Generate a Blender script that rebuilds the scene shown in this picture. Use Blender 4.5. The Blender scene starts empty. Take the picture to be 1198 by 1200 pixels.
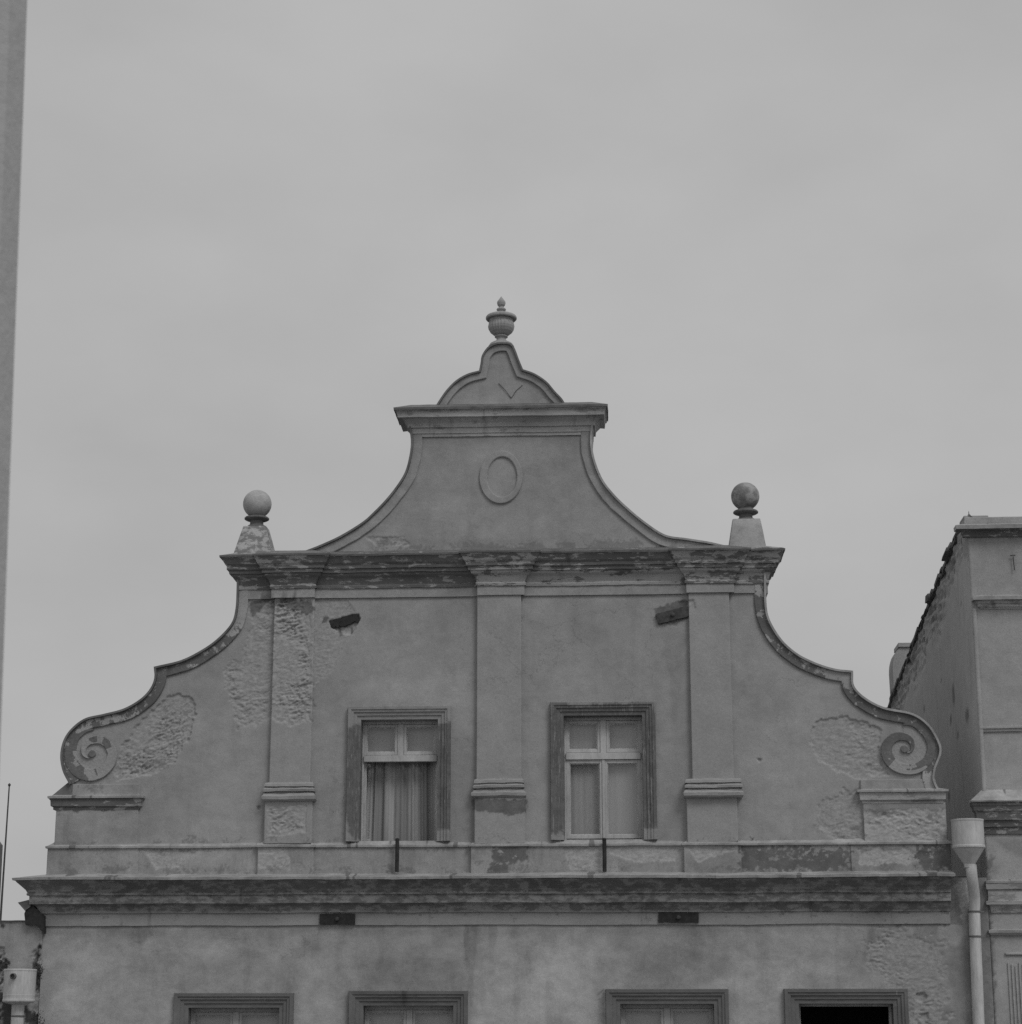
import bpy, math, random
import numpy as np
random.seed(4)
PI = math.pi

# ------------------------------------------------------------------ camera
F_PX, CX, CY, IMG_W = 2387.0, 599.0, 600.0, 1198.0
PITCH = math.atan(600.0 / F_PX)
YAW = math.atan(140.0 / F_PX)
CAM = np.array([1.54, -23.87, 11.0])
scene = bpy.context.scene
cam_data = bpy.data.cameras.new('camera')
cam = bpy.data.objects.new('camera', cam_data)
scene.collection.objects.link(cam)
scene.camera = cam
cam.location = CAM
cam.rotation_euler = (PI / 2 + PITCH, 0, YAW)
cam_data.sensor_width = 36
cam_data.lens = 36 * F_PX / IMG_W
cam_data.clip_end = 2000
cam_data.dof.use_dof = True
cam_data.dof.focus_distance = 24.2
cam_data.dof.aperture_fstop = 20

# ------------------------------------------------------------------ world, sun
SUN_EL, SUN_AZ = math.radians(48), math.radians(38)      # azimuth measured from the facade's normal towards the right
world = bpy.data.worlds.new("World")
scene.world = world
world.use_nodes = True
wn, wl = world.node_tree.nodes, world.node_tree.links
wn.clear()
w_out = wn.new('ShaderNodeOutputWorld')
w_bg = wn.new('ShaderNodeBackground')
sky = wn.new('ShaderNodeTexSky')
sky.sky_type = 'NISHITA'
sky.sun_disc = False
sky.sun_elevation = SUN_EL
sky.sun_rotation = math.radians(180) - SUN_AZ
sky.air_density = 1.0
sky.dust_density = 6.0
bw = wn.new('ShaderNodeRGBToBW')
wl.new(sky.outputs[0], bw.inputs[0])
# an even veil of cloud over the clear sky: soft, slightly streaky, brighter overhead
tc = wn.new('ShaderNodeTexCoord')
mp = wn.new('ShaderNodeMapping'); mp.inputs['Scale'].default_value = (2.2, 2.2, 4.0)
wl.new(tc.outputs['Generated'], mp.inputs[0])
nz = wn.new('ShaderNodeTexNoise'); nz.inputs['Scale'].default_value = 2.2; nz.inputs['Detail'].default_value = 5
nz.inputs['Roughness'].default_value = 0.5
wl.new(mp.outputs[0], nz.inputs['Vector'])
cl = wn.new('ShaderNodeMapRange')
cl.inputs['From Min'].default_value = 0.3; cl.inputs['From Max'].default_value = 0.7
cl.inputs['To Min'].default_value = 4.25; cl.inputs['To Max'].default_value = 4.95
wl.new(nz.outputs['Fac'], cl.inputs['Value'])
mixw = wn.new('ShaderNodeMix'); mixw.data_type = 'FLOAT'; mixw.inputs['Factor'].default_value = 0.94
wl.new(bw.outputs[0], mixw.inputs['A']); wl.new(cl.outputs[0], mixw.inputs['B'])
wl.new(mixw.outputs['Result'], w_bg.inputs['Color'])
w_bg.inputs['Strength'].default_value = 0.1
wl.new(w_bg.outputs[0], w_out.inputs[0])

sun_data = bpy.data.lights.new('sun', 'SUN')
sun_data.energy = 0.95
sun_data.angle = math.radians(22)
sun_data.color = (1, 1, 1)
sun = bpy.data.objects.new('sun', sun_data)
scene.collection.objects.link(sun)
sun.rotation_euler = (PI / 2 - SUN_EL, 0, SUN_AZ)

scene.view_settings.view_transform = 'Standard'
scene.view_settings.look = 'None'
scene.view_settings.exposure = 0.0
scene.view_settings.gamma = 1.0
scene.render.engine = 'CYCLES'
scene.cycles.filter_width = 1.5
scene.cycles.use_denoising = False

# ------------------------------------------------------------------ measuring: a point of the photograph laid on a real plane of the facade
cp, sp, cyw, syw = math.cos(PITCH), math.sin(PITCH), math.cos(YAW), math.sin(YAW)
def ray(u, v):
    a, b = (u - CX) / F_PX, -(v - CY) / F_PX
    x, y, z = a, cp - b * sp, sp + b * cp
    return np.array([x * cyw - y * syw, x * syw + y * cyw, z])
def on_y(u, v, Y=0.0):
    d = ray(u, v); t = (Y - CAM[1]) / d[1]
    p = CAM + t * d
    return p[0], p[2]
def on_x(u, v, X):
    d = ray(u, v); t = (X - CAM[0]) / d[0]
    p = CAM + t * d
    return p[1], p[2]
def X(u, v, Y=0.0): return on_y(u, v, Y)[0]
def Z(v, u=586, Y=0.0): return on_y(u, v, Y)[1]

# ------------------------------------------------------------------ noise
def _hash(i, j, s):
    n = (i * 374761393 + j * 668265263 + s * 974634777) & 0x7fffffff
    n = ((n ^ (n >> 13)) * 1274126177) & 0x7fffffff
    n = n ^ (n >> 16)
    return (n & 0xffff) / 65535.0
def vnoise(x, y, s=0):
    xi, yi = np.floor(x).astype(np.int64), np.floor(y).astype(np.int64)
    fx, fy = x - xi, y - yi
    fx, fy = fx * fx * (3 - 2 * fx), fy * fy * (3 - 2 * fy)
    a = _hash(xi, yi, s) * (1 - fx) + _hash(xi + 1, yi, s) * fx
    b = _hash(xi, yi + 1, s) * (1 - fx) + _hash(xi + 1, yi + 1, s) * fx
    return a * (1 - fy) + b * fy
def fbm(x, y, oct=5, s=0, gain=0.5):
    x, y = np.asarray(x, float), np.asarray(y, float)
    t, a, n = 0.0, 1.0, 0.0
    for k in range(oct):
        t = t + a * (vnoise(x, y, s + k * 7) - 0.5); n += a
        # rotate each octave so that lattice lines never add up
        x, y = (x * 0.8 - y * 0.6) * 2.03 + 5.3, (x * 0.6 + y * 0.8) * 2.03 + 1.7
        a *= gain
    return t / n * 2
def sstep(a, b, t):
    t = np.clip((t - a) / (b - a), 0, 1)
    return t * t * (3 - 2 * t)
def sdf(poly, px, pz):                       # negative inside
    d = np.full(px.shape, 1e9); inside = np.zeros(px.shape, bool)
    n = len(poly)
    for i in range(n):
        ax, az = poly[i]; bx, bz = poly[(i + 1) % n]
        ex, ez = bx - ax, bz - az
        t = np.clip(((px - ax) * ex + (pz - az) * ez) / (ex * ex + ez * ez + 1e-12), 0, 1)
        d = np.minimum(d, (px - ax - t * ex) ** 2 + (pz - az - t * ez) ** 2)
        c = ((az > pz) != (bz > pz)) & (px < (bx - ax) * (pz - az) / ((bz - az) + 1e-12) + ax)
        inside ^= c
    d = np.sqrt(d)
    return np.where(inside, -d, d)

# ------------------------------------------------------------------ worn places of the facade, measured off the photograph
def PX(pts): return [on_y(u, v) for u, v in pts]
def z4(pts): return [(40 + a / 3.993, 660 + b / 3.993) for a, b in pts]
def z5(pts): return [(860 + a / 3.544, 660 + b / 3.544) for a, b in pts]
# (outline, edge raggedness in m, depth of the loss, roughness inside)
WEAR = [
    (PX([(321, 690), (367, 706), (367, 846), (345, 850), (321, 852)]), .08, .010, .022),
    (PX([(262, 786), (284, 770), (296, 745), (292, 715), (300, 700), (321, 700), (321, 842), (300, 850), (281, 849), (268, 822)]), .11, .008, .015),
    (PX([(367, 698), (404, 698), (412, 712), (420, 722), (418, 738), (400, 760), (393, 785), (367, 803)]), .04, .007, .006),
    (PX(z4([(620, 620), (680, 605), (740, 640), (760, 700), (745, 790), (700, 850), (660, 930), (540, 990), (400, 1010), (380, 980), (420, 850), (480, 760), (560, 690)])), .07, .018, .015),
    (PX(z5([(340, 660), (450, 632), (540, 650), (605, 690), (608, 800), (640, 875), (520, 895), (430, 860), (360, 820), (310, 740)])), .055, .016, .010),
    (PX([(956, 942), (980, 928), (1008, 922), (1012, 990), (985, 990), (958, 968)]), .08, .010, .013),
    (PX([(315, 944), (361, 944), (360, 976), (316, 980)]), .03, .008, .013),
    (PX([(1012, 950), (1107, 948), (1108, 985), (1012, 986)]), .08, .006, .012),
    (PX([(1015, 1100), (1040, 1085), (1100, 1100), (1112, 1200), (1112, 1260), (1075, 1230), (1040, 1150), (1022, 1130)]), .20, .006, .014),
    (PX([(168, 994), (200, 992), (232, 998), (212, 1016), (185, 1017)]), .03, .012, .006),
    (PX([(660, 992), (706, 992), (706, 1018), (668, 1018)]), .03, .009, .006),
    (PX([(714, 1000), (745, 1010), (790, 1008), (800, 992), (714, 992)]), .03, .008, .003),
    (PX([(803, 992), (866, 996), (835, 1004), (818, 1010)]), .03, .009, .005),
    (PX([(1003, 995), (1060, 994), (1100, 1000), (1060, 1012), (1005, 1012)]), .05, .008, .010),
    (PX([(430, 630), (470, 628), (482, 638), (445, 643)]), .05, .010, .010),
    (PX([(303, 990), (340, 990), (340, 1018), (303, 1018)]), .05, .005, .004),
    (PX([(700, 1165), (708, 1158), (708, 1230), (699, 1230)]), .01, .010, .006),
    (PX([(868, 662), (896, 662), (896, 690), (868, 694)]), .03, .006, .010),
    (PX([(386, 728), (404, 722), (421, 719), (423, 726), (412, 744), (400, 742), (388, 734)]), .012, .035, .010),
    (PX([(886, 888), (893, 889), (890, 894)]), .006, .020, .003),
    (PX([(302, 944), (306, 944), (306, 948), (302, 948)]), .003, .030, .0),
    (PX([(1073, 1164), (1083, 1162), (1087, 1168), (1080, 1174), (1072, 1171)]), .01, .035, .004),
    (PX([(1078, 1187), (1087, 1186), (1088, 1193), (1080, 1194)]), .01, .030, .004),
    (PX([(795, 705), (812, 704), (815, 714), (806, 722), (795, 716)]), .02, .014, .006),
    (PX([(780, 728), (795, 728), (793, 734), (785, 734)]), .01, .012, .004),
]
# old dark paint and soot, plus the broken hole's darkness painted in (outline, raggedness)
DARK = [
    (PX([(386, 727), (402, 721), (421, 718), (423, 727), (404, 735), (388, 736)]), .03),  # darkness inside the broken hole, put into the surface colour
    (PX([(379, 722), (386, 722), (384, 730), (377, 730)]), .02),
    (PX([(396, 736), (400, 736), (402, 744), (398, 746)]), .015),
    (PX([(410, 734), (414, 732), (415, 741), (411, 743)]), .012),
    (PX([(766, 712), (800, 703), (806, 703), (806, 726), (772, 733)]), .03),
    (PX([(553, 936), (618, 936), (618, 952), (600, 958), (585, 953), (553, 950)]), .03),
    (PX([(576, 989), (618, 989), (618, 1007), (598, 1014), (596, 1024), (570, 1024), (578, 1008)]), .03),
    (PX([(868, 988), (940, 992), (996, 998), (996, 1020), (868, 1022)]), .12),
    (PX([(1062, 990), (1118, 990), (1118, 1020), (1080, 1020)]), .12),
    (PX([(60, 938), (168, 936), (168, 945), (130, 950), (60, 951)]), .03),
    (PX([(990, 1060), (1060, 1064), (1120, 1050), (1125, 1085), (1060, 1080), (1010, 1075)]), .09),
    (PX([(1135, 1000), (1160, 1000), (1165, 1240), (1150, 1240), (1148, 1120)]), .09),
    (PX([(544, 1083), (550, 1083), (548, 1125), (545, 1125)]), .03),
    (PX([(320, 706), (345, 702), (368, 708), (368, 722), (345, 716)]), .04),
    (PX([(293, 706), (310, 700), (318, 700), (306, 716), (296, 722)]), .03),
]
FRAME_DARK = [
    (PX([(398, 858), (412, 852), (420, 848), (429, 848), (429, 966), (420, 988), (410, 975), (402, 950)]), .035),
    (PX([(508, 848), (536, 845), (536, 970), (508, 974)]), .03),
    (PX([(636, 824), (700, 826), (775, 823), (779, 900), (776, 966), (750, 972), (690, 960), (665, 975), (636, 978)]), .07),
]
# dirt specks that crowd towards the foot of a surface (outline, density)
SPECK = [
    (PX([(520, 632), (800, 628), (800, 652), (520, 652)]), .62),
    (PX([(440, 626), (520, 634), (520, 652), (430, 652)]), .45),
    (PX([(165, 978), (1010, 974), (1010, 996), (165, 996)]), .30),
    (PX([(950, 965), (1012, 960), (1012, 996), (950, 996)]), .45),
    (PX([(1005, 942), (1110, 942), (1110, 962), (1005, 962)]), .45),
    (PX([(64, 946), (166, 944), (166, 962), (64, 964)]), .42),
    (PX([(84, 908), (130, 915), (130, 934), (84, 934)]), .35),
    (PX([(295, 700), (420, 700), (420, 716), (295, 716)]), .30),
    (PX([(1000, 1068), (1120, 1060), (1120, 1110), (1040, 1100)]), .34),
    (PX([(60, 1010), (1110, 1006), (1110, 1030), (60, 1030)]), .34),
    (PX([(60, 986), (1110, 984), (1110, 1000), (60, 1002)]), .30),
    (PX([(1100, 1000), (1165, 1000), (1165, 1080), (1100, 1080)]), .30),
    (PX([(540, 1080), (560, 1080), (556, 1140), (545, 1140)]), .30),
    (PX([(60, 700), (240, 850), (160, 960), (60, 960)]), .12),
]
# rain stains, washed-out places and pilaster shade put into the tone: outline, change of tone, softness of the edge, raggedness
STAIN_SHADE = [
    (PX([(1010, 1060), (1060, 1075), (1120, 1050), (1165, 1020), (1165, 1260), (1112, 1260), (1080, 1160), (1020, 1120)]), -.20, .06, .25),
    (PX([(1092, 1075), (1112, 1060), (1122, 1020), (1135, 1030), (1136, 1090), (1120, 1110), (1100, 1105)]), .34, .03, .14),
    (PX([(1050, 1084), (1076, 1082), (1070, 1096), (1055, 1094)]), .20, .02, .07),
    (PX([(1060, 1170), (1100, 1120), (1110, 1160), (1090, 1230)]), .22, .05, .2),
    (PX([(60, 1110), (180, 1100), (200, 1150), (198, 1230), (60, 1230)]), .09, .10, .3),
    (PX([(345, 1105), (405, 1110), (405, 1230), (345, 1230)]), .10, .08, .25),
    (PX([(565, 1105), (700, 1120), (706, 1230), (552, 1230)]), .14, .10, .35),
    (PX([(860, 1115), (918, 1130), (914, 1230), (858, 1230)]), .13, .08, .25),
    (PX([(205, 1122), (300, 1118), (345, 1135), (340, 1160), (205, 1160)]), -.10, .06, .2),
    (PX([(420, 1132), (480, 1120), (550, 1138), (548, 1158), (412, 1158)]), -.13, .06, .2),
    (PX([(760, 1112), (870, 1125), (850, 1152), (720, 1152)]), -.12, .06, .2),
    (PX([(925, 1115), (1040, 1110), (1062, 1150), (925, 1152)]), -.08, .06, .2),
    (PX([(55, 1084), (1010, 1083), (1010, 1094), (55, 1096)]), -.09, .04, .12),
    (PX([(545, 1070), (560, 1070), (556, 1180), (548, 1180)]), -.16, .02, .05),
    (PX([(574, 1060), (584, 1060), (580, 1130), (572, 1130)]), -.12, .015, .04),
    (PX([(410, 800), (540, 795), (545, 822), (405, 824)]), .10, .06, .2),
    (PX([(225, 960), (300, 965), (296, 985), (225, 985)]), .06, .06, .2),
    (PX([(690, 640), (560, 640), (440, 640), (440, 628), (690, 630)]), -.10, .04, .12),
    (PX([(368, 862), (404, 845), (404, 980), (368, 984)]), .05, .05, .2),
    (PX([(870, 840), (950, 830), (940, 980), (870, 985)]), .05, .10, .3),
    (PX([(530, 870), (556, 860), (556, 984), (530, 984)]), -.08, .04, .12),  # soft shade on the wall left of the middle pilaster, painted in
    (PX([(780, 880), (806, 850), (805, 984), (772, 984)]), -.08, .05, .12),  # likewise the right pilaster's soft shade, put into the wall tone
    (PX([(618, 700), (640, 700), (640, 860), (618, 880)]), .04, .05, .15),
    (PX([(775, 730), (806, 730), (803, 790), (790, 850), (780, 800)]), -.10, .03, .12),
    (PX([(1145, 620), (1200, 620), (1200, 700), (1145, 700)]), -.08, .05, .2),
    (PX([(1150, 905), (1200, 905), (1200, 925), (1150, 925)]), .12, .05, .15),
    (PX([(1158, 980), (1200, 985), (1200, 1006), (1175, 995)]), -.2, .02, .06),
]
def stain_shade_field(px, pz):
    o = np.ones(px.shape); w = fbm(px * 4, pz * 4, 5, 401) * .6 + fbm(px * 1.4, pz * 1.4, 3, 409) * .6
    for poly, a, soft, rag in STAIN_SHADE:
        xs = [p[0] for p in poly]; zs = [p[1] for p in poly]
        sel = (px > min(xs) - .5) & (px < max(xs) + .5) & (pz > min(zs) - .5) & (pz < max(zs) + .5)
        if sel.any(): o[sel] *= 1 + a * (1 - sstep(-soft, soft, sdf(poly, px[sel], pz[sel]) + w[sel] * rag))
    return o - 1
# where the flaking paint has mostly gone (outline, how far)
PALE = [
    (PX([(618, 672), (798, 672), (798, 690), (618, 690)]), .16),
    (PX([(560, 670), (614, 670), (614, 690), (560, 690)]), .14),
    (PX([(552, 646), (622, 646), (622, 664), (552, 664)]), .07),
    (PX([(790, 640), (920, 640), (920, 695), (790, 695)]), .07),
    (PX([(302, 645), (374, 645), (372, 666), (302, 666)]), .06),
    (PX([(272, 690), (300, 690), (286, 735), (268, 738)]), .22),
    (PX([(262, 735), (275, 728), (280, 742), (268, 745)]), .13),
    (PX([(120, 835), (160, 818), (168, 835), (125, 850)]), .09),
    (PX([(95, 845), (120, 838), (124, 852), (96, 862)]), .10),
    (PX([(964, 784), (1004, 780), (998, 806), (966, 800)]), .22),
    (PX([(890, 690), (930, 735), (950, 775), (935, 790), (900, 745)]), .06),
    (PX([(1075, 900), (1100, 895), (1104, 930), (1080, 930)]), .15),
    (PX([(75, 895), (100, 900), (98, 925), (75, 925)]), .07),
    (PX([(130, 938), (168, 936), (168, 952), (140, 952)]), .08),
    (PX([(40, 1047), (1120, 1046), (1120, 1057), (40, 1057)]), .05),
    (PX([(30, 1069.5), (1120, 1069.5), (1120, 1088), (30, 1088)]), .22),
    (PX([(470, 492), (700, 488), (700, 508), (470, 510)]), .10),
    (PX([(1145, 690), (1205, 690), (1205, 720), (1145, 720)]), .05),
]
def pale_field(px, pz):
    o = np.zeros(px.shape)
    for poly, a in PALE:
        o = np.maximum(o, a * (1 - sstep(-.03, .06, sdf(poly, px, pz))))
    return o
FRAME_MODE = [False]
def fields(px, pz):
    """depth of loss, wear mask and darkening mask at facade points"""
    wear = np.zeros(px.shape); dark = np.zeros(px.shape); dep = np.zeros(px.shape)
    w1 = fbm(px * 9, pz * 9, 4, 11); w2 = fbm(px * 26, pz * 26, 4, 31)
    warp = w1 * .7 + w2 * .45
    qx, qz = px + .06 * fbm(px * 6, pz * 6, 3, 41), pz + .05 * fbm(px * 5 + 9, pz * 7, 3, 43) 
    tl = np.where(px < -3.6, .55, np.where(px > 3.2, -.18, .12))          # the coats were laid on at a slant
    qx, qz = qx + tl * qz, qz - tl * qx
    rough = fbm(qx * 9, qz * 24, 6, 61, .74)
    shelf = np.abs(fbm(qx * 6 + 3, qz * 19, 5, 91, .66))
    fine_ = fbm(qx * 34, qz * 48, 3, 77)
    vary = .35 + 1.1 * sstep(-.25, .35, fbm(px * 2.3, pz * 2.3, 3, 17))
    rough = (rough * 1.0 + (.35 - shelf) * 1.1 + .6 * fine_) * vary * 1.08
    for poly, rag, d, r in WEAR:
        xs = [p[0] for p in poly]; zs = [p[1] for p in poly]
        sel = (px > min(xs) - .2) & (px < max(xs) + .2) & (pz > min(zs) - .2) & (pz < max(zs) + .2)
        if not sel.any(): continue
        s = sdf(poly, px[sel], pz[sel]) + warp[sel] * rag
        m = 1 - sstep(-.008, .006, s)
        wear[sel] = np.maximum(wear[sel], m if r > 0 else 0)
        dep[sel] = np.maximum(dep[sel], m * (d + r * rough[sel] * sstep(0, .06, -s)))
    for poly, rag in (FRAME_DARK if FRAME_MODE[0] else DARK):
        xs = [p[0] for p in poly]; zs = [p[1] for p in poly]
        sel = (px > min(xs) - .25) & (px < max(xs) + .25) & (pz > min(zs) - .25) & (pz < max(zs) + .25)
        if not sel.any(): continue
        s = sdf(poly, px[sel], pz[sel]) + (w1[sel] * .5 + w2[sel] * .8) * rag * 1.2
        dark[sel] = np.maximum(dark[sel], 1 - sstep(-.012, .008, s))
    if not FRAME_MODE[0]:
        sn = fbm(px * 52, pz * 52, 3, 301) * .6 + fbm(px * 5, pz * 7, 3, 307) * .9
        for poly, dn in SPECK:
            xs = [p[0] for p in poly]; zs = [p[1] for p in poly]
            sel = (px > min(xs) - .05) & (px < max(xs) + .05) & (pz > min(zs) - .05) & (pz < max(zs) + .05)
            if not sel.any(): continue
            e = sstep(0, .10, -sdf(poly, px[sel], pz[sel]))
            dark[sel] = np.maximum(dark[sel], .55 * sstep(.48, .78, sn[sel] * .8 + dn * e + .12 * (e > 0)) * (e > 0))
    return dep, wear, dark

# ------------------------------------------------------------------ materials (all greys: the photograph is black and white)
MATS = {}
class G:
    def __init__(s, name):
        s.m = bpy.data.materials.new(name); s.m.use_nodes = True
        s.n, s.l = s.m.node_tree.nodes, s.m.node_tree.links
        s.b = s.n['Principled BSDF']; s.tc = s.n.new('ShaderNodeTexCoord')
        s.b.inputs['Specular IOR Level'].default_value = .25
        MATS[name] = s.m
    def noise(s, scale, detail=6, rough=.6, stretch=(1, 1, 1)):
        mp = s.n.new('ShaderNodeMapping'); mp.inputs['Scale'].default_value = stretch
        s.l.new(s.tc.outputs['Object'], mp.inputs[0])
        t = s.n.new('ShaderNodeTexNoise'); t.inputs['Scale'].default_value = scale
        t.inputs['Detail'].default_value = detail; t.inputs['Roughness'].default_value = rough
        s.l.new(mp.outputs[0], t.inputs['Vector']); return t.outputs['Fac']
    def rng(s, v, a, b, c, d, smooth=False):
        r = s.n.new('ShaderNodeMapRange')
        if smooth: r.interpolation_type = 'SMOOTHSTEP'
        for k, x in zip(('From Min', 'From Max', 'To Min', 'To Max'), (a, b, c, d)): r.inputs[k].default_value = x
        s.l.new(v, r.inputs['Value']); return r.outputs[0]
    def op(s, o, a, b):
        m = s.n.new('ShaderNodeMath'); m.operation = o
        for i, x in enumerate((a, b)):
            if isinstance(x, (int, float)): m.inputs[i].default_value = x
            else: s.l.new(x, m.inputs[i])
        return m.outputs[0]
    def mix(s, f, a, b):
        m = s.n.new('ShaderNodeMix'); m.data_type = 'FLOAT'
        for k, x in (('Factor', f), ('A', a), ('B', b)):
            if isinstance(x, (int, float)): m.inputs[k].default_value = x
            else: s.l.new(x, m.inputs[k])
        return m.outputs['Result']
    def attr(s, name):
        a = s.n.new('ShaderNodeAttribute'); a.attribute_name = name; return a.outputs['Fac']
    def col(s, v): s.l.new(v, s.b.inputs['Base Color'])
    def rough(s, v): s.b.inputs['Roughness'].default_value = v
    def bump(s, h, strength, dist):
        b = s.n.new('ShaderNodeBump'); b.inputs['Strength'].default_value = strength; b.inputs['Distance'].default_value = dist
        s.l.new(h, b.inputs['Height']); s.l.new(b.outputs[0], s.b.inputs['Normal'])

def plaster(name, base, wear=None, dark=None, dflake=None, mott=.32, streak=.16, grain=.22, bump=.6):
    g = G(name)
    big = g.rng(g.noise(.75, 10, .68), .3, .7, 1 - mott / 2, 1 + mott / 2)
    mid = g.rng(g.noise(4.2, 8, .72, (1, 1, 1.3)), .3, .7, 1 - mott * .36, 1 + mott * .36)
    fine = g.rng(g.noise(55, 4, .7), .3, .7, 1 - grain / 2, 1 + grain / 2)
    st = g.rng(g.noise(2.2, 6, .6, (2.6, 2.6, .35)), .5, .72, 1, 1 - streak, True)
    blot = g.rng(g.noise(1.7, 9, .72), .56, .66, 1, 1 - mott * .32, True)
    pale = g.rng(g.noise(1.1, 8, .68, (1.2, 1, .9)), .60, .70, 1, 1 + mott * .4, True)
    pit = g.rng(g.noise(30, 3, .5), .70, .76, 1, .72, True)
    f = g.op('MULTIPLY', g.op('MULTIPLY', g.op('MULTIPLY', big, mid), g.op('MULTIPLY', fine, st)), g.op('MULTIPLY', g.op('MULTIPLY', blot, pale), pit))
    cr_ = g.n.new('ShaderNodeTexVoronoi'); cr_.feature = 'DISTANCE_TO_EDGE'; cr_.inputs['Scale'].default_value = 1.25
    ns = g.n.new('ShaderNodeTexNoise'); ns.inputs['Scale'].default_value = 3.5; ns.inputs['Detail'].default_value = 6; ns.inputs['Roughness'].default_value = .7
    g.l.new(g.tc.outputs['Object'], ns.inputs['Vector'])
    vm = g.n.new('ShaderNodeVectorMath'); vm.operation = 'MULTIPLY_ADD'; vm.inputs[1].default_value = (.45, .45, .45)
    g.l.new(ns.outputs['Color'], vm.inputs[0]); g.l.new(g.tc.outputs['Object'], vm.inputs[2]); g.l.new(vm.outputs[0], cr_.inputs['Vector'])
    crack = g.op('MULTIPLY', g.rng(cr_.outputs['Distance'], .001, .007, 1, 0, True), g.rng(g.noise(.55, 4, .5), .52, .60, 0, .30, True))
    f = g.op('MULTIPLY', f, g.op('SUBTRACT', 1.0, crack))
    if wear is not None: f = g.op('MULTIPLY', f, g.op('ADD', 1.0, g.attr('stain_shade')))
    v = g.op('MULTIPLY', f, base * .86)
    if wear is not None:
        wv = g.op('MULTIPLY', g.rng(g.noise(16, 7, .75, (1, 1, 1.8)), .3, .7, wear * .62, wear * 1.12), fine)
        v = g.mix(g.attr('wear'), v, wv)
    if dark is not None:
        dv = g.op('MULTIPLY', g.rng(g.noise(9, 6, .7), .35, .65, dark * .85, dark * 1.2), fine)
        da = g.attr('dark')
        if dflake: da = g.op('MULTIPLY', da, g.rng(g.noise(5, 7, .7, dflake), .57, .62, 1, .1, True))
        v = g.mix(da, v, dv)
    g.col(v); g.rough(.92)
    h = g.op('ADD', g.op('MULTIPLY', g.noise(70, 4, .7), .5), g.op('MULTIPLY', g.noise(14, 5, .6), 1.0))
    g.bump(h, bump, .006)
    return g.m
def flaked(name, dark, light, thr, stretch=(1, 1, 3.2), scale=4.0, bump=.6, edge=.025):
    """dark old paint flaking off a lighter ground"""
    g = G(name)
    n = g.noise(scale, 9, .68, stretch)
    m = g.rng(g.op('ADD', n, g.attr('pale')), thr - edge, thr + edge, 0, 1, True)
    fine = g.rng(g.noise(50, 4, .7), .3, .7, .9, 1.1)
    tone = g.rng(g.noise(1.1, 5, .6, (1, 1, 2)), .3, .7, .78, 1.22)
    dv = g.op('MULTIPLY', g.op('MULTIPLY', fine, tone), dark)
    lv = g.op('MULTIPLY', g.op('MULTIPLY', fine, tone), light)
    soot = g.rng(g.noise(1.6, 6, .65, (2.2, 1, .25)), .58, .7, 1, .6, True)
    g.col(g.op('MULTIPLY', g.mix(m, dv, lv), soot)); g.rough(.9)
    g.bump(g.op('ADD', g.op('MULTIPLY', m, .5), g.noise(40, 5, .7)), bump, .006)
    return g.m
def simple(name, v, var=.15, rough=.7, metal=0, scale=8, stretch=(1, 1, 1), bump=.2):
    g = G(name)
    a = g.rng(g.noise(scale, 6, .65, stretch), .3, .7, v * (1 - var), v * (1 + var))
    b = g.rng(g.noise(scale * 8, 4, .6, stretch), .3, .7, .94, 1.06)
    g.col(g.op('MULTIPLY', a, b)); g.rough(rough); g.b.inputs['Metallic'].default_value = metal
    g.bump(g.noise(scale * 5, 5, .65, stretch), bump, .004)
    return g.m

M_WALL = plaster('facade_plaster', .395, .41, .165, mott=.36, streak=.08)
M_LOWER = plaster('lower_wall_plaster', .41, .38, .23, mott=.62, streak=.14)
M_PIL = plaster('pilaster_plaster', .40, .42, .16, mott=.22, streak=.05)
M_PLINTH = plaster('plinth_plaster', .38, .46, .15, (1.6, 1, 2.2), mott=.5, streak=.2)
M_CORN = flaked('cornice_flaking_paint', .155, .37, .565, (1, 1, 3.2), 5.5)
M_CORN2 = flaked('main_cornice_paint', .17, .31, .535, (1, 1, 2.0), 6.5, edge=.07)
M_CORNR = flaked('cornice_paler_paint', .26, .42, .47, (1, 1, 2.6), 4, edge=.06)
M_BAND = flaked('coping_band_paint', .15, .38, .585, (1, 1, 1), 9.0)
M_FRAME = flaked('window_surround_paint', .165, .33, .665, (3.5, 1, 1), 6, bump=.4)
M_ATTICFRAME = plaster('attic_surround_plaster', .36, .38, .145, (14, 2, 1.0), mott=.2)
M_METAL = simple('zinc_flashing', .36, .35, .6, .0, 3, (1, 1, 1))
def seams(m):
    nt = m.node_tree; b = nt.nodes['Principled BSDF']; lk = b.inputs['Base Color'].links[0]; src = lk.from_socket
    t = nt.nodes.new('ShaderNodeTexCoord'); mp = nt.nodes.new('ShaderNodeMapping'); mp.inputs['Scale'].default_value = (3.4, .6, .05)
    no = nt.nodes.new('ShaderNodeTexNoise'); no.inputs['Scale'].default_value = 2.6; no.inputs['Detail'].default_value = 1
    mr = nt.nodes.new('ShaderNodeMapRange'); mr.inputs['From Min'].default_value = .675; mr.inputs['From Max'].default_value = .70; mr.inputs['To Min'].default_value = 1; mr.inputs['To Max'].default_value = .5
    mu = nt.nodes.new('ShaderNodeMath'); mu.operation = 'MULTIPLY'
    nt.links.new(t.outputs['Object'], mp.inputs[0]); nt.links.new(mp.outputs[0], no.inputs['Vector']); nt.links.new(no.outputs['Fac'], mr.inputs['Value'])
    nt.links.new(src, mu.inputs[0]); nt.links.new(mr.outputs[0], mu.inputs[1]); nt.links.new(mu.outputs[0], b.inputs['Base Color'])
seams(M_METAL)
M_METALM = simple('pale_edge_flashing', .34, .3, .6, .0, 5)
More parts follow.
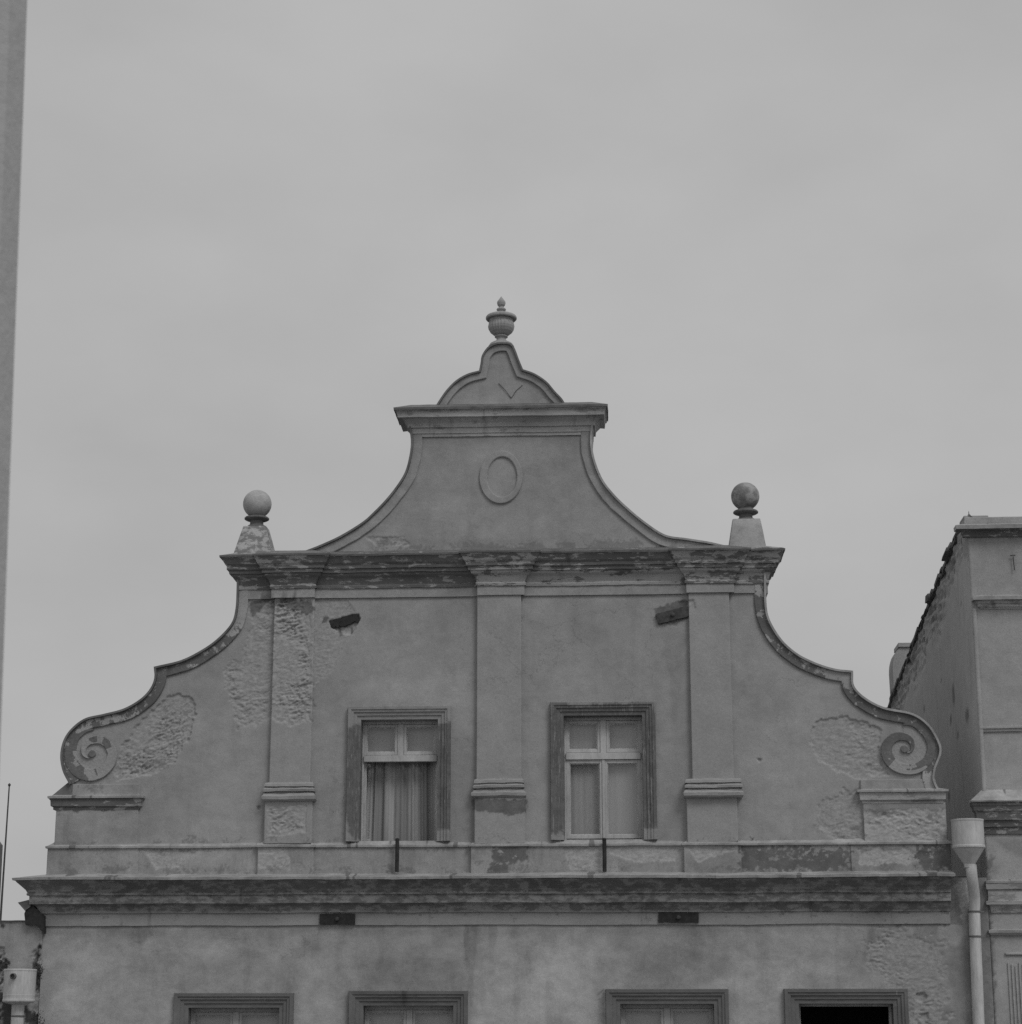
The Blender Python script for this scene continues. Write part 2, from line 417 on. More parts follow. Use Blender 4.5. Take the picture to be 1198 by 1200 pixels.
M_METALD = simple('weathered_edge_flashing', .16, .3, .6, .0, 5)
M_STONE = flaked('finial_stone', .33, .43, .47, (1, 1, 1), 7.0, edge=.16)
M_STONED = simple('dark_finial_stone', .15, .35, .85, 0, 12)
M_BALLD = flaked('mottled_ball_stone', .20, .36, .50, (1, 1, 1), 9.0, edge=.10)
M_BLOCK = flaked('stained_block', .21, .42, .49, (1, 1, 1.6), 10.0, edge=.05)
M_URN = plaster('urn_stone', .42, None, None, mott=.35, streak=.3, grain=.2)
M_BLACK = simple('sooty_iron', .035, .4, .8, 0, 20)
M_IRON = simple('rusted_iron', .075, .4, .8, 0, 20)
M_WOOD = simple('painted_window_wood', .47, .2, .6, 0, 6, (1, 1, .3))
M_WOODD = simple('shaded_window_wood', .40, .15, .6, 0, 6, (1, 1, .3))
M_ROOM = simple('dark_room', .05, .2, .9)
M_CURT = simple('net_curtain', .40, .04, .9, 0, 30, (1, 1, .05), .1)
M_PIPE = simple('grey_painted_pipe', .52, .24, .6, 0, 5, (1.5, 1.5, .35), .2)
M_TILE = simple('weathered_roof_tile', .13, .5, .9, 0, 6)
M_RHOUSE = plaster('neighbour_plaster', .43, .40, .2, mott=.35, streak=.1, grain=.28)
M_PARTY = plaster('party_wall_render', .52, .42, .2, mott=.18, streak=.18)
M_LHOUSE = plaster('left_house_plaster', .39, .40, .07, mott=.45, streak=.3)
M_NEAR = plaster('near_wall_plaster', .50, None, None, mott=.08, streak=.0, grain=.1)
M_GROUND = simple('street_paving', .16, .3, .9, 0, .6)

gg = G('striped_curtain')
wv = gg.n.new('ShaderNodeTexWave'); wv.wave_type = 'BANDS'; wv.bands_direction = 'X'
wv.inputs['Scale'].default_value = 1.15; wv.inputs['Distortion'].default_value = 1.5; wv.inputs['Detail'].default_value = 2
gg.l.new(gg.tc.outputs['Object'], wv.inputs['Vector'])
gg.col(gg.rng(wv.outputs['Fac'], .3, .95, .27, .41, True)); gg.rough(.9)
M_STRIPE = gg.m

gl = bpy.data.materials.new('window_glass'); gl.use_nodes = True
n, l = gl.node_tree.nodes, gl.node_tree.links
n.clear()
o_ = n.new('ShaderNodeOutputMaterial'); tr = n.new('ShaderNodeBsdfTransparent'); gs = n.new('ShaderNodeBsdfGlossy')
gs.inputs['Roughness'].default_value = .03; tr.inputs['Color'].default_value = (.97, .97, .97, 1)
mx = n.new('ShaderNodeMixShader'); mx.inputs[0].default_value = .12
l.new(tr.outputs[0], mx.inputs[1]); l.new(gs.outputs[0], mx.inputs[2]); l.new(mx.outputs[0], o_.inputs[0])
M_GLASS = gl

# ------------------------------------------------------------------ object helpers
COL = scene.collection
def root_loc(o):
    while o.parent: o = o.parent
    return np.array(o.location)
def thing(name, label, cat, loc, group=None):
    o = bpy.data.objects.new(name, None); COL.objects.link(o); o.location = loc
    o['label'] = label; o['category'] = cat
    if group: o['group'] = group
    return o
def obj(name, verts, faces, mat, parent=None, label=None, smooth=False, attrs=None, bevel=0, origin=None):
    V = np.asarray(verts, dtype=float).reshape(-1, 3)
    off = root_loc(parent) if parent else (np.array(origin) if origin is not None else np.zeros(3))
    me = bpy.data.meshes.new(name)
    me.from_pydata([tuple(v) for v in (V - off)], [], [tuple(int(i) for i in f) for f in faces])
    me.materials.append(mat)
    if smooth: me.shade_smooth()
    o = bpy.data.objects.new(name, me); COL.objects.link(o)
    if parent: o.parent = parent
    else: o.location = off
    if label: o['label'] = label
    if attrs or (attrs is None and ('paint' in mat.name)): set_attrs(me, V)
    if bevel:
        b = o.modifiers.new('bevel', 'BEVEL'); b.width = bevel; b.segments = 2; b.limit_method = 'ANGLE'
    return o
def set_attrs(me, V, F=None):
    dep, wear, dark = F if F else fields(V[:, 0], V[:, 2])
    L = [('wear', wear), ('dark', dark)]
    L.append(('stain_shade', stain_shade_field(V[:, 0], V[:, 2])))
    if not F: L.append(('pale', pale_field(V[:, 0], V[:, 2])))
    for nme, val in L:
        a = me.attributes.new(nme, 'FLOAT', 'POINT'); a.data.foreach_set('value', np.asarray(val, dtype=np.float32))
class MB:
    def __init__(s): s.v, s.f = [], []
    def add(s, V, F):
        k = len(s.v); s.v += [tuple(p) for p in V]; s.f += [tuple(i + k for i in f) for f in F]
    def box(s, x0, x1, y0, y1, z0, z1):
        s.add([(x0, y0, z0), (x1, y0, z0), (x1, y1, z0), (x0, y1, z0), (x0, y0, z1), (x1, y0, z1), (x1, y1, z1), (x0, y1, z1)],
              [(0, 3, 2, 1), (4, 5, 6, 7), (0, 1, 5, 4), (1, 2, 6, 5), (2, 3, 7, 6), (3, 0, 4, 7)])
    def prism(s, poly, y0, y1):              # polygon in x,z extruded along y
        n = len(poly)
        s.add([(x, y0, z) for x, z in poly] + [(x, y1, z) for x, z in poly],
              [tuple(range(n))] + [tuple(range(2 * n - 1, n - 1, -1))] + [((i + 1) % n, i, i + n, (i + 1) % n + n) for i in range(n)])
    def lathe(s, cx, cy, prof, seg=32, flute=None):     # prof: (r, z) from bottom to top
        V, F = [], []
        for r, z in prof:
            for k in range(seg):
                a = 2 * PI * k / seg; rr = r
                if flute and flute[0] < z < flute[1]: rr = r * (1 + .028 * (abs(math.cos(a * flute[2] / 2)) * 2 - 1))
                V.append((cx + rr * math.cos(a), cy + rr * math.sin(a), z))
        for i in range(len(prof) - 1):
            for k in range(seg):
                k2 = (k + 1) % seg
                F.append((i * seg + k, i * seg + k2, (i + 1) * seg + k2, (i + 1) * seg + k))
        F.append(tuple(range(seg - 1, -1, -1))); F.append(tuple((len(prof) - 1) * seg + k for k in range(seg)))
        s.add(V, F)
    def tube(s, pts, r, seg=20):
        P = [np.array(p, float) for p in pts]; V, F = [], []
        rs = r if isinstance(r, (list, tuple)) else [r] * len(P)
        for i, p in enumerate(P):
            t = P[min(i + 1, len(P) - 1)] - P[max(i - 1, 0)]; t /= np.linalg.norm(t)
            a = np.cross(t, (0, 1, 0.01)); a /= np.linalg.norm(a); b = np.cross(t, a)
            for k in range(seg):
                w = 2 * PI * k / seg; V.append(p + rs[i] * (a * math.cos(w) + b * math.sin(w)))
        for i in range(len(P) - 1):
            for k in range(seg):
                k2 = (k + 1) % seg; F.append((i * seg + k, i * seg + k2, (i + 1) * seg + k2, (i + 1) * seg + k))
        F.append(tuple(range(seg))); F.append(tuple((len(P) - 1) * seg + k for k in range(seg - 1, -1, -1)))
        s.add(V, F)
    def build(s, name, mat, parent=None, **k): return obj(name, s.v, s.f, mat, parent, **k)

def relief(name, mat, parent, x0, x1, z0, z1, yf, yb, res=.012, poly=None, holes=(), extra=None, label=None, wob=.003, amp=1.0):
    """a real plastered surface: a fine grid whose depth follows lost plaster and trowel marks"""
    nx, nz = max(2, int(round((x1 - x0) / res))), max(2, int(round((z1 - z0) / res)))
    gx, gz = np.meshgrid(np.linspace(x0, x1, nx + 1), np.linspace(z0, z1, nz + 1))
    px, pz = gx.ravel(), gz.ravel()
    dep, wear, dark = fields(px, pz)
    y = yf + dep * amp + wob * fbm(px * 1.3, pz * 1.3, 3, 5) + .0016 * fbm(px * 10, pz * 10, 3, 8)
    if extra is not None: y = y + extra(px, pz)
    V = np.stack([px, y, pz], 1)
    i = np.arange(nz)[:, None] * (nx + 1) + np.arange(nx)[None, :]
    quads = np.stack([i, i + 1, i + nx + 2, i + nx + 1], -1).reshape(-1, 4)
    if poly is not None or holes:
        c = V[quads].mean(1); keep = np.ones(len(quads), bool)
        if poly is not None: keep &= sdf(poly, c[:, 0], c[:, 2]) < 0
        for hx0, hx1, hz0, hz1 in holes:
            keep &= ~((c[:, 0] > hx0) & (c[:, 0] < hx1) & (c[:, 2] > hz0) & (c[:, 2] < hz1))
        quads = quads[keep]
        used, inv = np.unique(quads, return_inverse=True)
        V = V[used]; quads = inv.reshape(-1, 4); wear, dark = wear[used], dark[used]
        skirt = []
    else:
        b = list(range(nx + 1)) + [(r + 1) * (nx + 1) - 1 for r in range(1, nz + 1)] + list(range(nz * (nx + 1) + nx - 1, nz * (nx + 1) - 1, -1)) + [r * (nx + 1) for r in range(nz - 1, 0, -1)]
        k = len(V); B = V[b].copy(); B[:, 1] = yb
        V = np.concatenate([V, B]); nb = len(b)
        skirt = [(b[(j + 1) % nb], b[j], k + j, k + (j + 1) % nb) for j in range(nb)]
        wear = np.concatenate([wear, wear[b]]); dark = np.concatenate([dark, dark[b]])
    me = bpy.data.meshes.new(name)
    off = root_loc(parent)
    F = np.concatenate([quads, np.array(skirt, dtype=np.int64).reshape(-1, 4)]) if len(skirt) else quads
    Vo = (V - off).astype(np.float32)
    me.vertices.add(len(Vo)); me.vertices.foreach_set('co', Vo.ravel())
    me.loops.add(F.size); me.loops.foreach_set('vertex_index', F.ravel().astype(np.int32))
    me.polygons.add(len(F)); me.polygons.foreach_set('loop_start', (np.arange(len(F)) * 4).astype(np.int32))
    me.update(calc_edges=True); me.validate()
    me.materials.append(mat)
    set_attrs(me, V, (None, wear, dark))
    o = bpy.data.objects.new(name, me); COL.objects.link(o); o.parent = parent
    if label: o['label'] = label
    return o

def sweep(path, prof, step=.05, jit=.003, seed=0, cap=True):
    """profile (out, z) listed bottom to top, carried along a plan path with mitred corners; returns verts, faces"""
    P = [np.array(p, float) for p in path]; n = len(P)
    D = [(P[i + 1] - P[i]) / np.linalg.norm(P[i + 1] - P[i]) for i in range(n - 1)]
    N = [np.array([d[1], -d[0]]) for d in D]
    st = []
    for i in range(n):
        if i == 0: m = N[0]
        elif i == n - 1: m = N[-1]
        else: m = (N[i - 1] + N[i]) / (1 + N[i - 1].dot(N[i]))
        st.append((P[i], m))
    rings = []
    for i in range(n - 1):
        L = np.linalg.norm(P[i + 1] - P[i]); k = max(1, int(L / step))
        for j in range(k):
            t = j / k; rings.append((st[i][0] * (1 - t) + st[i + 1][0] * t, st[i][1] * (1 - t) + st[i + 1][1] * t))
    rings.append(st[-1])
    V, F = [], []; m_ = len(prof)
    cxs = np.array([r[0][0] + r[0][1] * .7 for r in rings])
    for a, (o, z) in enumerate(prof): pass
    jz = np.stack([fbm(cxs * 1.1, np.full(len(cxs), 3.1 + seed), 3, 3) * jit * 1.6 + fbm(cxs * 7, np.full(len(cxs), 9.0 + a * .35 + seed), 3, 13) * jit * .8 for a in range(m_)], 1)
    jo = np.stack([fbm(cxs * 9, np.full(len(cxs), 5.0 + a * .6 + seed), 3, 23) * jit for a in range(m_)], 1)
    for i, (p, m) in enumerate(rings):
        for a, (o, z) in enumerate(prof):
            oo = o + (jo[i, a] if o > 0.005 else 0); q = p + m * oo
            V.append((q[0], q[1], z + jz[i, a]))
    for i in range(len(rings) - 1):
        for a in range(m_ - 1):
            F.append((i * m_ + a, (i + 1) * m_ + a, (i + 1) * m_ + a + 1, i * m_ + a + 1))
    if cap:
        F.append(tuple(range(m_))); F.append(tuple((len(rings) - 1) * m_ + a for a in range(m_ - 1, -1, -1)))
    return V, F
def profile(levels, base_out=0.0, u=586):
    """(v, out) rows measured at the facade's middle"""
    return [(o, Z(v, u, -(o + base_out))) for v, o in levels]

def smooth_line(pts, step=.03, corners=()):
    """Catmull-Rom through the points, kept sharp at the given indices"""
    P = [np.array(p, float) for p in pts]; out = []
    n = len(P)
    for i in range(n - 1):
        p1, p2 = P[i], P[i + 1]
        p0 = P[i - 1] if i > 0 and i not in corners else 2 * p1 - p2
        p3 = P[i + 2] if i + 2 < n and (i + 1) not in corners else 2 * p2 - p1
        k = max(1, int(np.linalg.norm(p2 - p1) / step))
        for j in range(k):
            t = j / k
            out.append(.5 * ((2 * p1) + (-p0 + p2) * t + (2 * p0 - 5 * p1 + 4 * p2 - p3) * t * t + (-p0 + 3 * p1 - 3 * p2 + p3) * t ** 3))
    out.append(P[-1]); return out
def offset_line(L, d):
    """moved to the right-hand side of travel by d (x,z plane)"""
    n = len(L); out = []
    N = []
    for i in range(n - 1):
        t = L[i + 1] - L[i]; t = t / (np.linalg.norm(t) + 1e-9); N.append(np.array([t[1], -t[0]]))
    for i in range(n):
        if i == 0: m = N[0]
        elif i == n - 1: m = N[-1]
        else:
            c = max(.35, 1 + N[i - 1].dot(N[i])); m = (N[i - 1] + N[i]) / c
        out.append(L[i] + m * d)
    return out
def band(L, w_in, w_out, yf, yb, jit=.0):
    """solid strip along a line: front, outer edge, inner edge"""
    A, B = offset_line(L, -w_out), offset_line(L, w_in)
    V, F = [], []; n = len(L)
    for i in range(n):
        j = jit * float(fbm(np.array([L[i][0] * 8]), np.array([L[i][1] * 8]), 3, 4)[0]) if jit else 0
        a, b = A[i], B[i] + (B[i] - A[i]) * j * 8
        for (q, y) in ((a, yb), (a, yf + .006), (a + (b - a) * .06, yf + j), (b - (b - a) * .06, yf + j), (b, yf + .006), (b, yb)): V.append((q[0], y, q[1]))
    for i in range(n - 1):
        for k in range(5): F.append((i * 6 + k + 1, i * 6 + k, (i + 1) * 6 + k, (i + 1) * 6 + k + 1))
        F.append((i * 6, i * 6 + 5, (i + 1) * 6 + 5, (i + 1) * 6))
    F.append(tuple(range(6))); F.append(tuple((n - 1) * 6 + k for k in range(5, -1, -1)))
    return V, F

# ================================================================== THE STREET (far below the frame)
mb = MB(); mb.add([(-400, -400, 0), (400, -400, 0), (400, 400, 0), (-400, 400, 0)], [(0, 1, 2, 3)])
g = mb.build('ground', M_GROUND); g['kind'] = 'structure'
mb = MB(); mb.box(-60, 60, -2.5, 30, 0.004, .13)
g = mb.build('pavement', M_GROUND); g['kind'] = 'structure'

# ================================================================== THE GABLED HOUSE
XL = X(52, 1083)                    # left edge of the lower wall
XR = X(1148, 900)                   # where the neighbour's party wall starts
house = thing('gabled_house', 'tall plastered house with curved scroll gable, flaking cornices and six windows', 'house', ((XL + XR) / 2, 0, 0))
TH = .45

# --- outline of the gable
zU = Z(474, 586)
L_UP = [(482, 500), (484.5, 519), (482.5, 537), (477.5, 555), (468, 571), (455, 587.5), (441, 602), (427, 614.5), (401, 630.5), (376, 642), (355, 650)]
R_UP = [(693, 498), (691.8, 519), (695, 540), (704, 563), (716.5, 580), (732, 595.5), (753.5, 613.5), (778.5, 629.5), (805, 634), (830, 638), (852, 643)]
L_WING = [(281, 672), (281, 691), (279.5, 716), (274, 733), (258, 750.5), (240, 763.5), (215, 776), (184.5, 783.5), (185, 795), (180, 808), (168, 821), (148, 832.5), (124, 839), (103, 844),
          (88, 855), (79, 868), (75.2, 885), (77.6, 902), (85.6, 918.5)]
R_WING = [(895, 672), (895, 690), (897.5, 722), (912, 749), (931, 767), (953, 778.5), (976, 786), (996.5, 788.5), (998, 805), (1011, 819), (1034, 831), (1067, 838), (1085.5, 850.5), (1097, 869),
          (1099.5, 882), (1093, 899.5), (1091.5, 913), (1097, 926)]
def world_line(px): return [np.array(on_y(u, v)) for u, v in px]
lu, ru = smooth_line(world_line(L_UP)), smooth_line(world_line(R_UP))
lw = smooth_line(world_line(L_WING), corners=(7,)); rw = smooth_line(world_line(R_WING), corners=(7, 15))
CREST = [(513, 478), (517, 471.5), (525.5, 459.5), (536, 449), (549, 441.5), (563.5, 437.5), (565.5, 428), (567, 419), (573, 410), (580, 406), (587, 404.6), (598, 405.6), (602.5, 412), (607, 424), (612, 436),
         (626, 441), (639.5, 450), (649, 461), (657.5, 470), (662, 478)]
cr = smooth_line(world_line(CREST), corners=(5, 14))

zl = Z(1000)
gable_poly = [(p[0] + .03, p[1]) for p in lu]
def inset(L, d): return [tuple(p) for p in offset_line(L, d)]
# travel direction of the left lines is downwards: the gable lies on their left-hand side
poly = [(X(67, 985) + .0, zl - .15)] + [(X(67, 960), Z(936, 67))] + list(reversed(inset(lw, -.04))) + [(X(283, 660), Z(670, 283)), (X(376, 648) , Z(655, 376))] + list(reversed(inset(lu, -.04)))
poly += [(X(480, 490), Z(488, 480)), (X(514, 480), Z(488, 514))] + [tuple(p) for p in offset_line(cr, .03)] + [(X(662, 480), Z(488, 662)), (X(692, 490), Z(488, 692))]
poly += inset(ru, .04) + [(X(895, 660), Z(665, 895))] + inset(rw, .04) + [(X(1107, 960), Z(936, 1107)), (X(1107, 985), zl - .15)]

# window openings: photo pixels of the inner edges and the outer edges of the surround
ATTIC_W = [dict(i=(422.5, 513, 842.8, 986), o=(406, 527, 825.7), kind='open'),
           dict(i=(661, 753.5, 838, 984), o=(645.2, 769, 821.5), kind='shut')]
LOWER_W = [dict(i=(221.5, 328, 1180), o=(205.3, 340.3, 1163)), dict(i=(426.2, 531.6, 1177.5), o=(410.2, 546.7, 1160.5)),
           dict(i=(727, 836.7, 1175.5), o=(710.3, 852.7, 1158)), dict(i=(936, 1046.5, 1175.2), o=(920, 1061.7, 1157.6))]
holes = []
for w in ATTIC_W:
    a, b, t, bo = w['i']
    w['x0'], w['x1'] = X(a, 915), X(b, 915); w['z1'] = Z(t, (a + b) / 2); w['z0'] = Z(986, (a + b) / 2) ; w['ow'] = ((w['x0'] - X(w['o'][0], 915)) + (X(w['o'][1], 915) - w['x1'])) / 2
    holes.append((w['x0'] - .035, w['x1'] + .035, w['z0'] - .3, w['z1'] + .035))
lholes = []
for w in LOWER_W:
    a, b, t = w['i']
    w['x0'], w['x1'] = X(a, 1190), X(b, 1190); w['z1'] = Z(t, (a + b) / 2); w['z0'] = w['z1'] - 1.85; w['ow'] = .165
    lholes.append((w['x0'] - .035, w['x1'] + .035, w['z0'] - .035, w['z1'] + .035))

xs = [p[0] for p in poly]; zs = [p[1] for p in poly]
relief('gable_wall', M_WALL, house, min(xs), max(xs), zl - .15, max(zs), 0, 0, res=.0105, poly=poly, holes=holes)
# back face of the gable so that it is a solid wall
mb = MB(); n_ = len(poly); mb.add([(x, TH - .02, z) for x, z in poly], [tuple(range(n_))]); mb.build('gable_back', M_WALL, house)

# lower wall: detailed relief where it is seen, plain below
zt, zs_ = Z(1030), Z(1245)
relief('wall', M_LOWER, house, XL, XR - .0, zs_, zt, 0, TH, res=.0115, holes=lholes, poly=[(XL - .1, zs_ - .1), (XR + .1, zs_ - .1), (XR + .1, zt + .1), (XL - .1, zt + .1)], wob=.006)
mb = MB()
mb.box(XL + .002, XR, .05, TH + 4, 0, zs_ - 1.6)
edges = [XL + .002] + [e for w in LOWER_W for e in (w['x0'] - .03, w['x1'] + .03)] + [XR - .002]
for k in range(0, len(edges), 2): mb.box(edges[k], edges[k + 1], .012, TH, zs_ - 1.6, zs_ + .0)
mb.build('lower_storeys', M_LOWER, house)
mb = MB(); mb.box(XL + .003, XL + .3, .012, 4.2, zs_ - 1.6, Z(1025)); mb.build('side_wall', M_LOWER, house)
mb = MB(); mb.box(XR - .3, XR - .003, TH, 4.2, zs_ - 1.6, Z(1025)); mb.build('side_wall', M_LOWER, house)

# roof behind the gable
zr, ze = Z(575), Z(1010)
mb = MB()
for s_ in (-1, 1):
    xe = XL + .1 if s_ < 0 else X(1105, 1000)
    mb.add([(0, .5, zr), (xe, .5, ze), (xe, 9, ze), (0, 9, zr), (0, .5, zr - .15), (xe, .5, ze - .15), (xe, 9, ze - .15), (0, 9, zr - .15)],
           [(0, 1, 2, 3), (7, 6, 5, 4), (0, 4, 5, 1), (1, 5, 6, 2), (3, 2, 6, 7)])
mb.build('roof', M_TILE, house)

# --- coping bands along the curved edges (plastered strip and thin metal edge)
def coping(line, side, mat, label=None, w=.115, yf=-.028, flash=True, fl_mat=None):
    L = line if side > 0 else list(reversed(line))
    V, F = band(L, w, .0, yf, TH, .006)
    o = obj('coping_band', V, F, mat, house, label=label, attrs=True)
    if flash:
        V, F = band(L, .004, .022, yf - .035, TH + .03)
        obj('edge_flashing', V, F, fl_mat or M_METALD, o)
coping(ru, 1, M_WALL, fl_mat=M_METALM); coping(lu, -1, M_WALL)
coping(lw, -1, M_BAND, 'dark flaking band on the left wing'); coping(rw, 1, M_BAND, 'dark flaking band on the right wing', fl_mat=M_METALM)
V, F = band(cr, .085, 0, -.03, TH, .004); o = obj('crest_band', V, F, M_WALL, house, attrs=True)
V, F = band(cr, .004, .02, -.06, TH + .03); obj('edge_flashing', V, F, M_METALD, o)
# inner rebate line of the crest
cr2 = [np.array([p[0] * .90 + X(587, 440) * .10, p[1] - .10]) for p in cr[6:-6]]
# --- V of cracked plaster in the crest: two real wires
mb = MB()
def P3(u, v, y): x, z = on_y(u, v, y); return (x, y, z)
mb.tube([P3(584.5, 449.5, -.008), (P3(592, 457, -.012)), P3(599.3, 467, -.006)], .0036, 6)
mb.tube([P3(612.5, 451.5, -.008), (P3(605, 458, -.012)), P3(599.3, 467, -.006)], .0032, 6)
mb.build('crest_wire', M_IRON, house)

# --- volutes at the ends of the wings
def volute(uc, vc, flip, label):
    cx, cz = on_y(uc, vc); R = .315
    res = .0045; k = int(.42 / res)
    gx, gz = np.meshgrid(np.arange(-k, k + 1) * res, np.arange(-k, k + 1) * res)
    px, pz = gx.ravel() * flip, gz.ravel()
    r = np.hypot(px, pz); th = np.arctan2(pz, px)           # left one: travels over the top, down the left side, along the bottom, up the right side
    ph = np.mod(th - PI / 2, 2 * PI) / (2 * PI)             # 0 at the top, growing anticlockwise
    wob = .010 * fbm(px * 7, pz * 7, 3, 4)
    if flip > 0:
        KA = [(0, .37), (.25, .33), (.5, .325), (.75, .30), (1, .205), (1.25, .13), (1.42, .06)]
        KB = [(0, .28), (.25, .185), (.5, .18), (.75, .185), (1, .115), (1.25, .075), (1.42, .055)]
    else:
        KA = [(0, .37), (.25, .36), (.5, .295), (.75, .275), (1, .19), (1.25, .11), (1.42, .05)]
        KB = [(0, .28), (.25, .265), (.5, .165), (.75, .145), (1, .10), (1.25, .068), (1.42, .045)]
    A_ = lambda p: np.interp(p, [k[0] for k in KA], [k[1] for k in KA]) + wob
    B_ = lambda p: np.interp(p, [k[0] for k in KB], [k[1] for k in KB]) + wob
    h = np.where(r < A_(ph), .002, 0.0); rib = np.zeros(r.shape)
    for turn in (0, 1):
        p = ph + turn
        m = sstep(-.004, .004, A_(p) - r) * sstep(-.004, .004, r - B_(p)) * (p < 1.42)
        t_ = np.clip((A_(p) - r) / (A_(p) - B_(p) + 1e-6), 0, 1)
        h = np.maximum(h, m * (.033 - .008 * t_)); 
        if turn == 0: rib0 = m
        rib = np.maximum(rib, m * ((p > .70) & (p < 1.3)))
    eye = sstep(.048, .040, r); h = np.maximum(h, eye * .030)
    lim = np.where(ph < .2, .30, A_(ph) + .004)
    inside = (r < lim) & ~((ph > .93) & (r > .24))
    nn = fbm(px * 11, pz * 11, 4, 5 if flip > 0 else 9)
    dark = np.zeros(r.shape)
    for turn in (0, 1):
        p = ph + turn
        m = (r < A_(p)) & (r > B_(p)) & (p < 1.42)
        if flip > 0: on = ((p < .43) & (nn > -.45)) | ((p > .43) & (p < .55) & (nn > .05)) | ((p > .80) & (p < 1.04) & (nn > -.12))
        else: on = ((p < .36) & (nn > -.5)) | ((p > .36) & (p < .56) & (r < B_(p) + .075) & (nn > -.1)) | ((p > .62) & (p < .72) & (nn > .05)) | ((p > .72) & (p < 1.33) & (nn > -.5))
        dark = np.maximum(dark, m & on)
    dark = np.maximum(dark, eye * .9)
    V0 = np.stack([cx + gx.ravel(), -.002 - h + .0025 * fbm(px * 40, pz * 40, 3, 9), cz + pz], 1)
    n1 = 2 * k + 1
    i = (np.arange(n1 - 1)[:, None] * n1 + np.arange(n1 - 1)[None, :])
    q = np.stack([i, i + 1, i + n1 + 1, i + n1], -1).reshape(-1, 4)
    q = q[inside[q].all(1)]
    from collections import Counter
    E = Counter()
    for a in q:
        for j in range(4): E[(int(a[j]), int(a[(j + 1) % 4]))] += 1
    bord = [e for e in E if (e[1], e[0]) not in E]
    V = [tuple(p) for p in V0]; F = [tuple(int(z) for z in a) for a in q]; D = list(dark); idx = {}
    for a, b in bord:
        for c in (a, b):
            if c not in idx: idx[c] = len(V); V.append((V[c][0], .03, V[c][2])); D.append(dark[c])
        F.append((b, a, idx[a], idx[b]))
    o = obj('volute', V, F, M_PIL, house, label=label)
    me = o.data
    for nm, val in (('wear', np.zeros(len(V))), ('dark', np.array(D))):
        at = me.attributes.new(nm, 'FLOAT', 'POINT'); at.data.foreach_set('value', np.asarray(val, dtype=np.float32))
volute(109.5, 883, 1, 'pale spiral scroll at the left end')
volute(1059, 877.5, -1, 'spiral scroll with dark paint left in its groove')

# --- end blocks (pedestals under the volutes) with caps
def end_block(u0, u1, uc0, uc1, vcap, side):
    x0, x1 = X(u0, 965), X(u1, 965)
    o = relief('end_pedestal', M_PLINTH, house, x0, x1, Z(992, (u0 + u1) / 2), Z(vcap + 16, (u0 + u1) / 2), -.035, .06, res=.011)
    a, b = X(uc0, vcap + 5, -.08), X(uc1, vcap + 5, -.08)
    um = (u0 + u1) / 2
    path = [(a + .06, TH), (a + .06, -.02), (b - .06, -.02), (b - .06, .02 if side < 0 else TH)]
    prof = [(0.0, Z(vcap + 17, um)), (.02, Z(vcap + 16.5, um)), (.02, Z(vcap + 14, um)), (.045, Z(vcap + 12.5, um)), (.05, Z(vcap + 5, um)), (0.055, Z(vcap + 3, um)), (0, Z(vcap + 2.5, um))]
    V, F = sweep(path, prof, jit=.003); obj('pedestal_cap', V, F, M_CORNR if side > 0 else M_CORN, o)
    prof = [(.05, Z(vcap + 3.6, um)), (.078, Z(vcap + 3.6, um)), (.08, Z(vcap + 1.2, um)), (.0, Z(vcap - 1, um)), (-.06, Z(vcap - 3, um)), (-.06, Z(vcap + 3, um))]
    V, F = sweep(path, prof, jit=.002, seed=3); obj('cap_flashing', V, F, M_METAL, o)
end_block(67, 163, 58.8, 167.5, 932, -1)
end_block(1011.5, 1108, 1006, 1109, 924.5, 1)
# low strips above the caps
for (u0, u1, v0, v1) in ((86, 164.5, 918.5, 934), (1008, 1096, 913, 927)):
    relief('strip_above_cap', M_PLINTH, house, X(u0, v1), X(u1, v1), Z(v1, (u0 + u1) / 2), Z(v0, (u0 + u1) / 2), -.022, .04, res=.011)
mb = MB()
a, b, c = on_y(59.5, 936), on_y(86, 915), on_y(92, 936)
mb.prism([(a[0], a[1] - .01), (c[0], c[1]), (b[0] + .02, b[1] + .0), (b[0] - .01, b[1] + .015), (a[0], a[1] + .015)], -.02, TH)
mb.build('sloping_end_flashing', M_METALD, house)

# --- pilasters
def pilaster(us, vs, ub, up, seed, base_mat):
    """us shaft edges low and top, vs base top, ub base edges, up pedestal edges"""
    um = (up[0] + up[1]) / 2
    xa, xb = X(us[0], vs, -.06), X(us[1], vs, -.06)
    o = relief('pilaster', M_PIL, house, xa, xb, Z(vs + 2, um, -.06), Z(694, um, -.06), -.062, .02, res=.010, wob=.005)
    pa, pb = X(up[0], 960, -.085), X(up[1], 960, -.085)
    relief('pilaster_pedestal', M_PIL, o, pa, pb, Z(988, um, -.085), Z(vs + 22, um, -.085), -.085, .02, res=.010)
    o2 = o
    ba, bb = xa, xb
    path = [(ba, .02), (ba, -.062), (bb, -.062), (bb, .02)]
    r = lambda dv, out: (out, Z(vs + dv, um, -.062 - out))
    e = (ba - pa)
    prof = [r(24, -.01), r(23, .015), r(21.5, e + .014), r(19.5, e + .035), r(16, e + .038), r(14.5, e + .022), r(13.2, e + .018), r(12.4, e - .018), r(10.8, e - .018), r(10.2, e + .02), r(7.5, e + .024), r(5.6, e - .006), r(4.8, e - .006), r(4.5, e + .014), r(1.5, e + .010), r(0.2, e), r(-.3, -.01)]
    V, F = sweep(path, prof, step=.02, jit=.011, seed=seed); obj('pilaster_base', V, F, base_mat, o2, attrs=True)
    return o
pilaster((316.2, 363.6), 916.5, (311, 366.5), (310.5, 365.8), 1, M_PIL)
